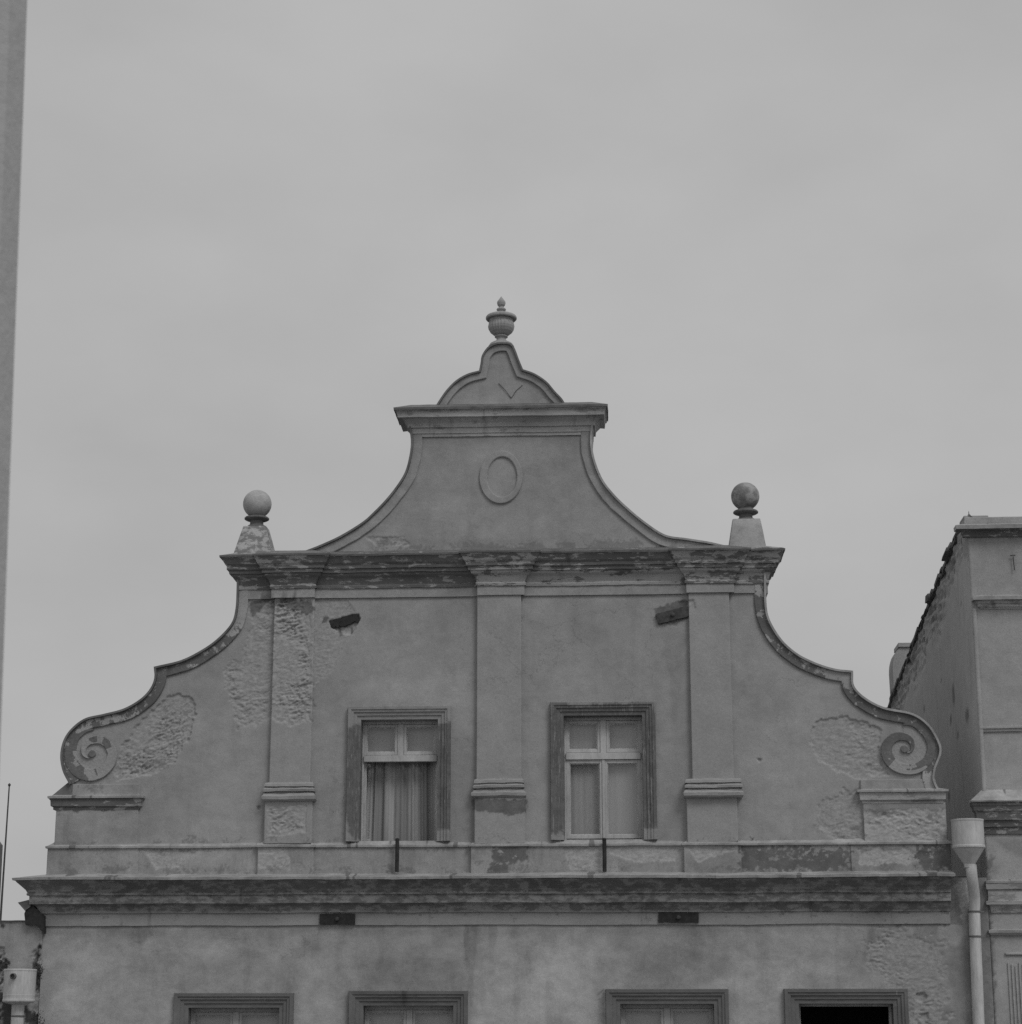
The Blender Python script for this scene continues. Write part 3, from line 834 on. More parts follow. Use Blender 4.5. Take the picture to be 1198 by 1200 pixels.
pilaster((561.8 - 3.2, 614.2 - 3.2), 912.5, (556, 613), (556.3, 614.8), 2, M_PIL)
pilaster((811.3, 859.6), 910.5, (806.5, 863), (805, 864), 3, M_PIL)

# --- plinth under the gable: panels, breaks forward, metal-topped ledge
res_pl = [(302.5, 367.7), (552, 617.3), (801.5, 868.7)]
xa, xb = X(57.3, 1000, -.04), X(1113, 1000, -.04)
relief('plinth_course', M_PLINTH, house, xa, xb, Z(1026), Z(989), -.035, .05, res=.0115)
RS = [(X(a, 1005, -.085), X(b, 1005, -.085)) for a, b in res_pl]
for a, b in RS: relief('plinth_block', M_PLINTH, house, a, b, Z(1026), Z(988.5), -.085, -.01, res=.011)
ends = [(xa - .004, X(163, 1005, -.05)), (X(997, 1005, -.05), xb + .004)]
for a, b in ends: relief('plinth_end_block', M_PLINTH, house, a, b, Z(1026), Z(988.8), -.05, .04, res=.011)
def broken_path(x0, x1, y0, RS, yb, back=TH):
    p = [(x0, back), (x0, y0)]
    for a, b in RS: p += [(a, y0), (a, yb), (b, yb), (b, y0)]
    return p + [(x1, y0), (x1, back)]
path = [(xa, TH), (xa, -.05), (ends[0][1], -.05), (ends[0][1], -.035)]
for a, b in RS: path += [(a, -.035), (a, -.085), (b, -.085), (b, -.035)]
path += [(ends[1][0], -.035), (ends[1][0], -.05), (xb, -.05), (xb, TH)]
prof = [(.0, Z(991.6, 586, -.06)), (.024, Z(991.0, 586, -.06)), (.026, Z(988.9, 586, -.06)), (.0, Z(988.0, 586, -.05)), (-.06, Z(983.8, 586)), (-.06, Z(990, 586))]
V, F = sweep(path, prof, jit=.0035, seed=5); obj('plinth_ledge_flashing', V, F, M_METAL, house)

# --- main cornice
xcl, xcr = X(52.3, 1078), X(1106, 1075)
xcr = X(1113.5, 1060, -.1)
path = [(xcl, TH + .6), (xcl, 0), (xcr, 0)]
prof = profile([(1083.3, 0), (1083, .022), (1068.8, .024), (1068.2, .045), (1065.5, .05), (1060, .072), (1057.3, .108), (1056.8, .14), (1047.2, .146), (1046.6, .168), (1044.6, .172), (1043.8, .160), (1040, .180), (1035, .225), (1030.5, .268), (1027.6, .285), (1026, .285), (1023.5, 0)])
V, F = sweep(path, prof, step=.04, jit=.005, seed=7); obj('main_cornice', V, F, M_CORN2, house)
prof = profile([(1027.6, .28), (1028.6, .306), (1025.6, .312), (1021.5, .0), (1021.5, -.05), (1027, -.05)])
path = [(xcl, TH + .6), (xcl, 0), (X(1119, 1027, -.3), 0)]
V, F = sweep(path, prof, step=.04, jit=.007, seed=8); obj('cornice_flashing', V, F, M_METAL, house)

# --- middle cornice, breaking forward over the pilasters
xml, xmr = X(283, 692), X(897, 692)
RM = [(X(321.5, 690, -.06), X(367.5, 690, -.06)), (X(562, 690, -.06), X(612.5, 690, -.06)), (X(806.5, 690, -.06), X(857.5, 690, -.06))]
path = broken_path(xml, xmr, 0, RM, -.062)
fr_prof = [(0, Z(698.5)), (.024, Z(698.2, 586, -.024)), (.024, Z(686.8, 586, -.024)), (.0, Z(686.5))]
V, F = sweep(path, fr_prof, step=.03, jit=.002, seed=2); obj('frieze_band', V, F, M_WALL, house, attrs=True)
prof = profile([(687.5, .0), (687.3, .040), (684.5, .044), (683, .03), (678, .048), (675.5, .06), (672, .095), (669, .105), (668.5, .125), (664, .13), (663.5, .15), (660, .152), (657, .175), (652, .198), (649, .215), (646.5, .215), (644, .0)])
V, F = sweep(path, prof, step=.03, jit=.006, seed=12); obj('middle_cornice', V, F, M_CORN, house)
prof = profile([(648.2, .21), (648.6, .226), (646.4, .23), (643.3, .0), (643.3, -.08), (648, -.08)])
V, F = sweep(path, prof, step=.04, jit=.005, seed=13); obj('cornice_flashing', V, F, M_METALD, house)

# --- upper cornice
xul, xur = X(484.5, 512), X(691.5, 508)
path = [(xul, TH), (xul, 0), (xur, 0), (xur, TH)]
prof = profile([(511.3, 0), (511, .020), (507.5, .022), (507, .036), (500.5, .04), (500, .062), (495, .066), (493.5, .078), (488.5, .12), (487.5, .175), (481, .185), (480, .20), (477, .205), (474.5, 0)])
V, F = sweep(path, prof, step=.04, jit=.004, seed=22); obj('upper_cornice', V, F, M_CORNR, house)
prof = profile([(477.8, .20), (478.6, .218), (475.8, .222), (473.2, .03), (473.2, -.03), (476, -.03)])
V, F = sweep(path, prof, step=.04, jit=.005, seed=23); obj('cornice_flashing', V, F, M_METALD, house)

# --- oval medallion
mb = MB(); oc = on_y(587.3, 559.5); ic = on_y(588.6, 559.2); N_ = 72
rings = []
for (rx, rz, c, y) in ((.266, .338, oc, .01), (.262, .332, oc, -.020), (.255, .325, oc, -.026), (.190, .262, ic, -.026), (.182, .252, ic, -.020), (.178, .248, ic, .01)):
    rings.append([(c[0] + rx * math.cos(2 * PI * k / N_), y, c[1] + rz * math.sin(2 * PI * k / N_)) for k in range(N_)])
V = [p for r_ in rings for p in r_]
F = [(i * N_ + k, i * N_ + (k + 1) % N_, (i + 1) * N_ + (k + 1) % N_, (i + 1) * N_ + k) for i in range(5) for k in range(N_)]
obj('oval_medallion', V, F, M_WALL, house, attrs=True)

# --- windows
def surround(name, w, prof, mat, parent, zb, seed=0, jit=.003):
    """moulded surround on three sides of the opening; prof = (distance outwards from the opening, proud of the wall)"""
    pts = [np.array(p) for p in ((w['x0'], zb), (w['x0'], w['z1']), (w['x1'], w['z1']), (w['x1'], zb))]
    nrm = [np.array((-1, 0)), np.array((-1, 1)), np.array((1, 1)), np.array((1, 0))]
    rings = []
    for i in range(3):
        k = max(2, int(np.linalg.norm(pts[i + 1] - pts[i]) / .022))
        for j in range(k + (i == 2)):
            t = j / k; rings.append((pts[i] * (1 - t) + pts[i + 1] * t, nrm[i] * (1 - t) + nrm[i + 1] * t if i in (0, 2) else np.array((nrm[i][0] * (1 - t) + nrm[i + 1][0] * t, 1.0))))
    V, F = [], []; m_ = len(prof)
    for i, (p, n) in enumerate(rings):
        if abs(p[0] - w['x0']) < 1e-6 and p[1] < w['z1'] - 1e-6: n = np.array((-1, 0.0)); 
        if abs(p[0] - w['x1']) < 1e-6 and p[1] < w['z1'] - 1e-6: n = np.array((1, 0.0))
        if abs(p[1] - w['z1']) < 1e-6 and w['x0'] + 1e-6 < p[0] < w['x1'] - 1e-6: n = np.array((0, 1.0))
        a = np.full(m_, p[0] * 1.0 + seed); b = np.full(m_, p[1])
        jj = fbm(a * 14 + np.arange(m_) * 3.1, b * 14, 3, seed) * jit
        for k, (d, y) in enumerate(prof):
            q = p + n * d; V.append((q[0], -y + (jj[k] if y > .01 else 0), q[1]))
    for i in range(len(rings) - 1):
        for k in range(m_ - 1): F.append((i * m_ + k, i * m_ + k + 1, (i + 1) * m_ + k + 1, (i + 1) * m_ + k))
    FRAME_MODE[0] = True; o = obj(name, V, F, mat, parent, attrs=True); FRAME_MODE[0] = False
    return o
def surround_profile(W, deep):
    return [(0, -deep), (0, .012), (W * .26, .016), (W * .30, .030), (W * .52, .034), (W * .56, .050), (W * .70, .052), (W * .76, .064), (W * .96, .066), (W, .05), (W, -.02)]

def sash(parent, x0, x1, z0, z1, y, bar=.035, mat=M_WOOD, rot=None, pane=True):
    """one glazed leaf: four bars, a fine inner rebate, and its pane"""
    mb = MB(); d = .035
    mb.box(x0, x0 + bar, y, y + d, z0, z1); mb.box(x1 - bar, x1, y, y + d, z0, z1)
    mb.box(x0 + bar, x1 - bar, y + .002, y + d - .002, z0, z0 + bar * 1.1); mb.box(x0 + bar, x1 - bar, y + .002, y + d - .002, z1 - bar, z1)
    r_ = .010
    mb.box(x0 + bar, x0 + bar + r_, y + .012, y + .03, z0 + bar, z1 - bar); mb.box(x1 - bar - r_, x1 - bar, y + .012, y + .03, z0 + bar, z1 - bar)
    mb.box(x0 + bar + r_, x1 - bar - r_, y + .0135, y + .0285, z0 + bar * 1.1, z0 + bar * 1.1 + r_); mb.box(x0 + bar + r_, x1 - bar - r_, y + .0135, y + .0285, z1 - bar - r_, z1 - bar)
    V = np.array(mb.v)
    P = np.array([(x0 + bar, y + .022, z0 + bar), (x1 - bar, y + .022, z0 + bar), (x1 - bar, y + .022, z1 - bar), (x0 + bar, y + .022, z1 - bar)])
    if rot:
        hx, hy, a = rot; ca, sa = math.cos(a), math.sin(a)
        for A in (V, P):
            dx, dy = A[:, 0] - hx, A[:, 1] - hy
            A[:, 0], A[:, 1] = hx + dx * ca - dy * sa, hy + dx * sa + dy * ca
    obj('sash', V, mb.f, mat, parent, bevel=.003)
    if pane: obj('pane', P, [(0, 1, 2, 3)], M_GLASS, parent)

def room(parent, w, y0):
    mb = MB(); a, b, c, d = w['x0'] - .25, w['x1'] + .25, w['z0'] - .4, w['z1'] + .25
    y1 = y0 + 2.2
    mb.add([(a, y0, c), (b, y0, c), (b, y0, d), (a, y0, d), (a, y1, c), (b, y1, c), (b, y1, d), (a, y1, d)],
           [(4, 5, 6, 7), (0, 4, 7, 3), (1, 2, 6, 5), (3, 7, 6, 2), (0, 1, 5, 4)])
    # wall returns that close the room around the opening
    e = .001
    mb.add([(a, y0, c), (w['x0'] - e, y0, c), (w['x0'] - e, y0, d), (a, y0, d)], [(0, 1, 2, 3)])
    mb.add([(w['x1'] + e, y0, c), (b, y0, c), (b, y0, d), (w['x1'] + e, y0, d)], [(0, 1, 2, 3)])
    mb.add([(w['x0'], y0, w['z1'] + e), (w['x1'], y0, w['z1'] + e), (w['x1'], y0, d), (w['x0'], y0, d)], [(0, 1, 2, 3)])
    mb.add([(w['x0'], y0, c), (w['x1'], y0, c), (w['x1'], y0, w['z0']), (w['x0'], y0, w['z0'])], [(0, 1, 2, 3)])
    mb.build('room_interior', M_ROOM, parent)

def drape(name, label, x0, x1, z0, z1, y, mat, folds=7, amp=.025, group='curtains behind the windows', seed=0, flare=0.0):
    nx, nz = 120, 40; V, F = [], []
    rnd = random.Random(seed); ph = [rnd.uniform(0, 6) for _ in range(4)]
    for j in range(nz + 1):
        t = j / nz
        for i in range(nx + 1):
            s = i / nx; ss = s + .02 * math.sin(s * 9 + ph[0])
            a = amp * (.7 * math.sin(ss * 2 * PI * folds + ph[1] + .5 * math.sin(t * 2 + ph[3])) + .4 * math.sin(ss * 2 * PI * folds * 2.3 + ph[2]))
            V.append((x0 + (x1 - x0) * s + flare * (s - .5) * (1 - t), y + a, z0 + (z1 - z0) * t))
    for j in range(nz):
        for i in range(nx): k = j * (nx + 1) + i; F.append((k, k + 1, k + nx + 2, k + nx + 1))
    o = obj(name, V, F, mat, None, smooth=True, origin=((x0 + x1) / 2, y, z0))
    o['label'] = label; o['category'] = 'curtain'; o['group'] = group
    s = o.modifiers.new('cloth', 'SOLIDIFY'); s.thickness = .002
    return o

def window(w, zb, yw, mat, smat, lab, kind, v_tr=None, prof_deep=.16, seed=0, frame_top=.06):
    x0, x1, z1 = w['x0'], w['x1'], w['z1']
    # the window is its wooden frame; surround, sashes and panes hang on it
    mb = MB(); f = .022; xm = (x0 + x1) / 2 + w.get('mo', 0)
    zt0, zt1 = w['tr']
    zt_ = z1 - frame_top
    mb.box(x0, x0 + f, yw, yw + .06, zb, z1); mb.box(x1 - f, x1, yw, yw + .06, zb, z1)
    mb.box(x0 + f, x1 - f, yw + .002, yw + .058, zt_ + .0, z1 - .0)
    mb.box(x0 + f, x1 - f, yw - .022, yw + .05, zt0, zt1)
    mb.box(xm - .035, xm + .035, yw - .008, yw + .05, zt1, zt_)
    wo = obj('window', mb.v, mb.f, smat, house, label=lab, bevel=.004)
    surround('window_surround', w, surround_profile(w['ow'], prof_deep), mat, wo, zb + .008, seed)
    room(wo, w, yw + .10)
    sash(wo, x0 + f, xm - .036, zt1 + .006, zt_ - .004, yw + .004, .032, smat)
    sash(wo, xm + .036, x1 - f, zt1 + .006, zt_ - .004, yw + .004, .032, smat)
    if kind == 'shut':
        m2 = MB(); m2.box(xm - .016, xm + .016, yw - .012, yw + .03, zb + .04, zt0 - .002); m2.build('meeting_bead', smat, wo, bevel=.003)
        sash(wo, x0 + f, xm - .004, zb + .035, zt0 - .003, yw + .002, .040, smat)
        sash(wo, xm + .004, x1 - f, zb + .035, zt0 - .003, yw + .0025, .040, smat)
    elif kind == 'open':
        zb_ = zb + .01
        sash(wo, x0 + f, xm - .004, zb_, zt0 - .003, yw + .03, .04, smat, rot=(x0 + f, yw + .05, math.radians(72)))
        sash(wo, xm + .004, x1 - f, zb_, zt0 - .003, yw + .03, .04, smat, rot=(x1 - f, yw + .05, math.radians(-82)))
    return wo

w = ATTIC_W[0]; w['tr'] = (Z(890.5, 467), Z(883, 467)); w['mo'] = .0
zb = Z(986.2, 467)
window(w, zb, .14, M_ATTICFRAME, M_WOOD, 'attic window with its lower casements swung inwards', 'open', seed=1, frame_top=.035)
drape('curtain', 'striped curtain hanging in the open attic window left of centre', w['x0'] + .055, w['x1'] - .03, zb - .05, w['tr'][0] + .05, .33, M_STRIPE, 6, .022, seed=2, flare=.05)
drape('curtain', 'plain curtain filling the two small panes above the open attic casements', w['x0'] - .05, w['x1'] + .05, w['tr'][1] - .04, w['z1'] + .05, .265, M_CURT, 6, .003, seed=3)
w = ATTIC_W[1]; w['tr'] = (Z(888, 707), Z(880, 707))
zb = Z(984.5, 707)
window(w, zb, .13, M_ATTICFRAME, M_WOOD, 'attic window with all its casements shut', 'shut', seed=2, frame_top=.04)
drape('curtain', 'pale net curtain behind the lower panes of the shut attic window', w['x0'] - .05, w['x1'] + .05, zb - .05, w['tr'][0] + .02, .235, M_CURT, 6, .004, seed=5)
drape('curtain', 'pale net curtain behind the upper panes of the shut attic window', w['x0'] - .05, w['x1'] + .05, w['tr'][1] - .01, w['z1'] + .05, .235, M_CURT, 6, .003, seed=6)
names = ['first lower window from the left, shut, with a dark moulded surround', 'second lower window from the left, shut', 'third lower window from the left, shut', 'rightmost lower window, standing open and black inside']
for k, w in enumerate(LOWER_W):
    w['tr'] = (w['z1'] - .62, w['z1'] - .55)
    lab = names[k]
    if k < 3:
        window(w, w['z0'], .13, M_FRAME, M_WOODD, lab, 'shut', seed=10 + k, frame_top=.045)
        drape('curtain', ['grey net curtain behind the first lower window from the left', 'grey net curtain behind the lower window under the left iron bracket', 'grey net curtain behind the lower window right of the middle pilaster'][k],
              w['x0'] - .05, w['x1'] + .05, w['z0'], w['z1'] + .05, .24, M_CURT, 6, .003, seed=20 + k)
    else:
        mb = MB(); f = .03; yw = .15
        mb.box(w['x0'], w['x0'] + f, yw, yw + .06, w['z0'], w['z1']); mb.box(w['x1'] - f, w['x1'], yw, yw + .06, w['z0'], w['z1']); mb.box(w['x0'] + f, w['x1'] - f, yw + .002, yw + .058, w['z1'] - .03, w['z1'])
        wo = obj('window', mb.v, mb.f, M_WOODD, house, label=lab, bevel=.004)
        surround('window_surround', w, surround_profile(w['ow'], .16), M_FRAME, wo, w['z0'] - .02, 14)
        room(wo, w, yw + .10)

# --- iron anchor plates, brackets
def plate(u0, u1, v0, v1, tilt, y, label, boss=True, mat=None):
    mat = mat or M_IRON
    um, vm = (u0 + u1) / 2, (v0 + v1) / 2
    c = on_y(um, vm, y); hw = (X(u1, vm, y) - X(u0, vm, y)) / 2; hh = (Z(v0, um, y) - Z(v1, um, y)) / 2
    n_ = 14; pts = []
    rnd = random.Random(int(u0)); rg = 1 if boss else 3.5
    for i in range(n_ + 1): pts.append((-hw + 2 * hw * i / n_, hh + rg * rnd.uniform(-.006, .004)))
    for i in range(n_, -1, -1): pts.append((-hw + 2 * hw * i / n_, -hh + rg * rnd.uniform(-.004, .006)))
    ca, sa = math.cos(tilt), math.sin(tilt)
    P = [(c[0] + a * ca - b * sa, c[1] + a * sa + b * ca) for a, b in pts]
    mb = MB(); mb.prism(P, y, max(.02, y + .03))
    o = mb.build('anchor_plate', mat, house, label=label)
    if boss:
        m2 = MB(); V = []
        m2.lathe(0, 0, [(.026, 0), (.026, .02), (.018, .03), (.002, .034)], 12)
        V = [(c[0] + x, y - z, c[1] + yy) for x, yy, z in m2.v]
        obj('bolt_head', V, m2.f, M_IRON, o)
    return o
plate(769, 807.5, 714, 726.5, math.radians(14), -.036, 'tilted iron plate high beside the right pilaster')
plate(375, 416.5, 1069.8, 1082.5, 0, -.045, 'left iron plate under the main cornice', mat=M_BLACK)
plate(771.5, 818.5, 1068.3, 1080.3, math.radians(-1), -.045, 'right iron plate under the main cornice', mat=M_BLACK)
plate(388, 420.5, 723, 732.5, math.radians(14), .004, 'corroded iron bar in a broken hole beside the left pilaster', False, mat=M_BLACK)
for u in (465.6, 708.3):
    x = X(u, 1000, -.12); mb = MB()
    zt_, zb_ = Z(984, u, -.12), Z(1021, u, -.12)
    mb.tube([(x, -.10, zt_), (x + .002, -.115, (zt_ + zb_) / 2), (x, -.11, zb_)], .023, 10)
    mb.tube([(x, -.02, zt_ - .02), (x, -.125, zt_ - .02)], .014, 8)
    mb.lathe(x, -.10, [(.016, zt_ - .01), (.024, zt_), (.024, zt_ + .015), (.012, zt_ + .026)], 12)
    mb.build('iron_bracket', M_BLACK, house)

# --- finials
def ball_finial(uc, v_ball, r, v_disc, v_top, hw_t, v_bot, hw_b, label, mat, bmat):
    yc = .10
    c = on_y(uc, v_ball, yc); cx = c[0]
    s = (X(uc + 1, v_ball, yc) - X(uc, v_ball, yc))
    zbt = Z(v_bot + 9, uc, yc); ztp = Z(v_top + .8, uc, yc); d = hw_t * s
    mb = MB()
    nl = 10; V, F = [], []
    # truncated pyramid block with slightly worn faces
    for j in range(nl + 1):
        t = j / nl; h = (hw_b * (1 - t) + hw_t * t) * s; z = zbt * (1 - t) + ztp * t
        for k in range(40):
            e = k // 10; q = (k % 10) / 10 * 2 - 1
            x, y = [(q, -1), (1, q), (-q, 1), (-1, -q)][e]
            m = 1 / (1 + .03 * (abs(x) * abs(y)) ** 6)
            wob = 1 + .02 * float(fbm(np.array([x * 3 + uc]), np.array([z * 9 + y * 3]), 3, 2)[0])
            V.append((cx + x * h * m * wob, yc + y * h * m * wob, z))
    for j in range(nl):
        for k in range(40): F.append((j * 40 + k, j * 40 + (k + 1) % 40, (j + 1) * 40 + (k + 1) % 40, (j + 1) * 40 + k))
    F.append(tuple(nl * 40 + k for k in range(40)))
    o = obj('ball_finial', V, F, mat, house, label=label)
    zd = Z(v_disc, uc, yc); zbl = c[1]; R = r * s
    m2 = MB(); m2.lathe(cx, yc, [(.105, ztp - .01), (.112, ztp + .01), (.112, ztp + .025), (.10, ztp + .035), (.082, ztp + .045), (.08, zd - .03), (.135, zd - .018), (.150, zd - .008), (.150, zd + .006), (.14, zd + .016), (.10, zd + .026), (.09, zbl - R * .86)], 40)
    m2.build('collar', M_STONED, o, smooth=False)
    m3 = MB(); m3.lathe(cx, yc, [(max(.001, R * math.sin(PI * k / 24)), zbl - R * math.cos(PI * k / 24)) for k in range(25)], 40)
    m3.build('ball', bmat, o, smooth=True)
ball_finial(302.2, 590.8, 16.5, 608, 618.5, 13.2, 648, 23.5, 'pale stone ball on a stained tapering block, at the left', M_BLOCK, M_STONE)
ball_finial(873, 581.8, 16.6, 600.5, 610.8, 16.2, 642, 22.8, 'mottled stone ball on a plain tapering block, at the right', M_STONE, M_BALLD)

def urn():
    yc = .20; uc = 587; s = X(uc + 1, 375, yc) - X(uc, 375, yc); cx = X(587.6, 380, yc)
    z = lambda v: Z(v, uc, yc)
    # widths are in photo pixels, heights follow the silhouette
    mb = MB(); mb.lathe(cx, yc, [(15 * s, z(410)), (15 * s, z(406.5)), (13 * s, z(403.6)), (10 * s, z(401.9)), (6.8 * s, z(400.4)), (5.2 * s, z(398)), (5.8 * s, z(396.6)), (7.6 * s, z(395.6)), (7.6 * s, z(394.4)), (6 * s, z(393.6))], 40)
    o = mb.build('urn_finial', M_URN, house, label='fluted stone urn on top of the gable', smooth=False)
    m2 = MB()
    m2.lathe(cx, yc, [(6 * s, z(394)), (9.5 * s, z(392.4)), (12.6 * s, z(389.6)), (14.4 * s, z(386.4)), (15.0 * s, z(383.6)), (14.7 * s, z(381.2)), (14 * s, z(378.6)), (13.6 * s, z(377.6)), (13.8 * s, z(376.6)), (14.2 * s, z(373)), (14.2 * s, z(371))], 96, (z(391), z(378.4), 26))
    m2.build('urn_bowl', M_URN, o, smooth=False)
    m3 = MB()
    m3.lathe(cx, yc, [(14 * s, z(374.6)), (17.3 * s, z(375.2)), (18.1 * s, z(374.2)), (18.1 * s, z(372.6)), (17 * s, z(371)), (13 * s, z(369.3)), (8 * s, z(368.2)), (4.2 * s, z(367)), (3.6 * s, z(365.4)), (5 * s, z(364.4)), (5.6 * s, z(363.4)), (5 * s, z(362.2)), (3 * s, z(361.2)), (2.8 * s, z(360)), (4.4 * s, z(358.2)), (5 * s, z(355.6)), (4.6 * s, z(353.8)), (2.6 * s, z(351.2)), (1 * s, z(349)), (.2 * s, z(347.8))], 40)
    m3.build('urn_lid', M_URN, o, smooth=False)
urn()

# ================================================================== DOWNPIPES
xp = X(1134.5, 985, -.25)
pipe = thing('downpipe', 'pale grey rainwater pipe with a large funnel head, between the two houses on the right', 'drainpipe', (xp, -.25, 0), 'rainwater pipes')
s = .01
yq = -.22; sx = X(1135.5, 985, yq) - X(1134.5, 985, yq)
mb = MB()
z_ = lambda v, y=yq: Z(v, 1134, y)
mb.lathe(xp, yq, [(6.4 * sx, z_(1016)), (6.6 * sx, z_(1012)), (17.8 * sx, z_(994.5)), (19.4 * sx, z_(993)), (19.4 * sx, z_(991.2)), (18.8 * sx, z_(990)), (18.8 * sx, z_(963)), (19.3 * sx, z_(961.4)), (19.3 * sx, z_(960)), (18.3 * sx, z_(959.8)), (17.9 * sx, z_(968))], 48)
mb.build('funnel_head', M_PIPE, pipe)
p0 = (X(1137, 1012, yq), yq, z_(1013)); p1 = (X(1138.2, 1024, yq), yq, z_(1026)); p2 = (X(1141, 1050, -.12), -.13, z_(1052, -.12)); p3 = (X(1141, 1068, -.09), -.09, z_(1068, -.09)); p4 = (X(1146.2, 1200, -.09), -.09, z_(1200, -.09))
d = np.array(p4) - np.array(p3); d[0] *= .25
p5 = (p4[0] + d[0] * 2, -.09, .3)
mb = MB()
L = smooth_line([np.array(p) for p in (p0, p1, p2, p3)], .02)
mb.tube(L, [.062] * len(L), 28)
mb.build('pipe_bend', M_PIPE, pipe, smooth=False)
mb = MB(); mb.tube([p3, ((p3[0] + p4[0]) / 2, -.09, (p3[2] + p4[2]) / 2), p4, p5], .0655, 28); mb.build('pipe', M_PIPE, pipe)
for v in (1067.5, 1096.5):
    xx = X(1141.0 + (v - 1068) * .042, v, -.09); mb = MB()
    mb.lathe(xx, -.09, [(.066, z_(v + 1.2, -.09)), (.074, z_(v + 1, -.09)), (.075, z_(v - .6, -.09)), (.066, z_(v - 1, -.09))], 28)
    mb.box(xx + .06, xx + .11, -.095, -.075, z_(v + .8, -.09), z_(v - .5, -.09)); mb.box(xx - .01, xx + .01, -.06, .02, z_(v + .8, -.09), z_(v - .5, -.09))
    mb.build('pipe_clamp', M_METALD, pipe)

yq2 = -.30
xh = X(24.3, 1150, yq2); sx = X(25, 1150, yq2) - X(24, 1150, yq2); z_ = lambda v: Z(v, 24, yq2)
pipe2 = thing('downpipe', 'grey rainwater pipe with a cylindrical hopper head, in the lower left corner', 'drainpipe', (xh, yq2, 0), 'rainwater pipes')
mb = MB(); r = 18.3 * sx
prof = [(r * .5, z_(1176)), (r * .96, z_(1173.5)), (r * 1.01, z_(1172.4)), (r * 1.01, z_(1170.5)), (r * .985, z_(1169.6)), (r * .985, z_(1166.5)), (r, z_(1165.8)), (r * .985, z_(1165)), (r, z_(1137.5)), (r * 1.02, z_(1136.8)), (r * 1.02, z_(1135.4)), (r * .99, z_(1134.8)), (r * .95, z_(1138))]
mb.lathe(xh, yq2, prof, 48); mb.build('hopper_head', M_PIPE, pipe2)
m2 = MB(); m2.lathe(0, 0, [(.034, 0), (.034, .05), (.026, .055), (.024, .02)], 16)
obj('overflow_spout', [(xh - .02 + x, yq2 - r * .97 - z, z_(1143.5) + y) for x, y, z in m2.v], m2.f, M_STONED, pipe2)
mb = MB(); mb.tube([(xh - .005, yq2, z_(1173)), (xh + .0, yq2, z_(1260)), (xh, yq2, .3)], 7.2 * sx, 24); mb.build('pipe', M_PIPE, pipe2)
mb = MB(); mb.lathe(xh, yq2, [(7.2 * sx, z_(1191)), (7.8 * sx, z_(1190.4)), (7.8 * sx, z_(1189.2)), (7.2 * sx, z_(1188.6))], 24); mb.build('pipe_clamp', M_METALD, pipe2)

# ================================================================== NEIGHBOUR ON THE RIGHT
nb = thing('neighbour_house', 'plastered house with a tall bare side wall and tiled sloping roof at the right edge', 'house', (XR + 3, 0, 0))
XN = XR + .004
XE = XR + 7
# party wall: its sloping top read off the photograph on the wall's own plane
roof_px = [(1126, 612), (1116, 628), (1105, 655), (1094, 680), (1084, 704), (1073, 735), (1062, 762), (1053, 783), (1046, 803), (1040, 822), (1037, 836)]
rp = [on_x(u + 3, v, XN) for u, v in roof_px]
ys = np.array([p[0] for p in rp]); zs2 = np.array([p[1] for p in rp])
k_ = np.polyfit(ys, zs2, 1)
roofz = lambda y: k_[0] * y + k_[1]
YB = ys.max() + 1.0
print('roof fit', k_, ys.min(), YB)
def party():
    nx, nz = 170, 150; V = []; F = []
    # grid in (y, t) between a base line and the roof line
    yy = np.linspace(.0, YB, nx + 1); zb0 = Z(1260)
    for j in range(nz + 1):
        t = j / nz
        for i in range(nx + 1):
            V.append((0, yy[i], zb0 * (1 - t) + (roofz(yy[i]) - .02) * t))
    V = np.array(V)
    n1 = fbm(V[:, 1] * 1.2, V[:, 2] * 1.2, 4, 3) * .012
    near = sstep(.75, .15, roofz(V[:, 1]) - V[:, 2] + .25 * fbm(V[:, 1] * 2, V[:, 2] * 2, 3, 8))
    rough_ = np.abs(fbm(V[:, 1] * 2.5, V[:, 2] * 9, 4, 15)) * .13 * near
    V[:, 0] = XN - (n1 + .01) * sstep(0, .5, V[:, 1]) + rough_
    for j in range(nz):
        for i in range(nx): k = j * (nx + 1) + i; F.append((k + 1, k, k + nx + 1, k + nx + 2))
    o = obj('side_wall', V, F, M_PARTY, nb)
    wear = near; dark = np.zeros(len(V))
    for (u, v, ln, wd) in ((1117, 814, 13, 1.6), (1114, 843, 6, 1.2), (1134, 838, 8, 2.2), (1123, 861, 4, 1.2), (1083, 830, 5, 1), (1075, 776, 1.2, 1.4), (1103, 797, 1.2, 1.3), (1122, 648, 1.2, 1.5), (1127, 707, 1.2, 1.5), (1126, 755, 1.2, 1.4), (1112, 932, 6, 1.4)):
        y0, z0 = on_x(u, v, XN); sc = 1 / 90
        dark = np.maximum(dark, 1 - sstep(.6, 1.3, np.hypot((V[:, 1] - y0) / (wd * sc * 6), (V[:, 2] - z0) / (ln * sc))))
    for nm, val in (('wear', wear), ('dark', dark)):
        a = o.data.attributes.new(nm, 'FLOAT', 'POINT'); a.data.foreach_set('value', np.asarray(val, dtype=np.float32))
party()
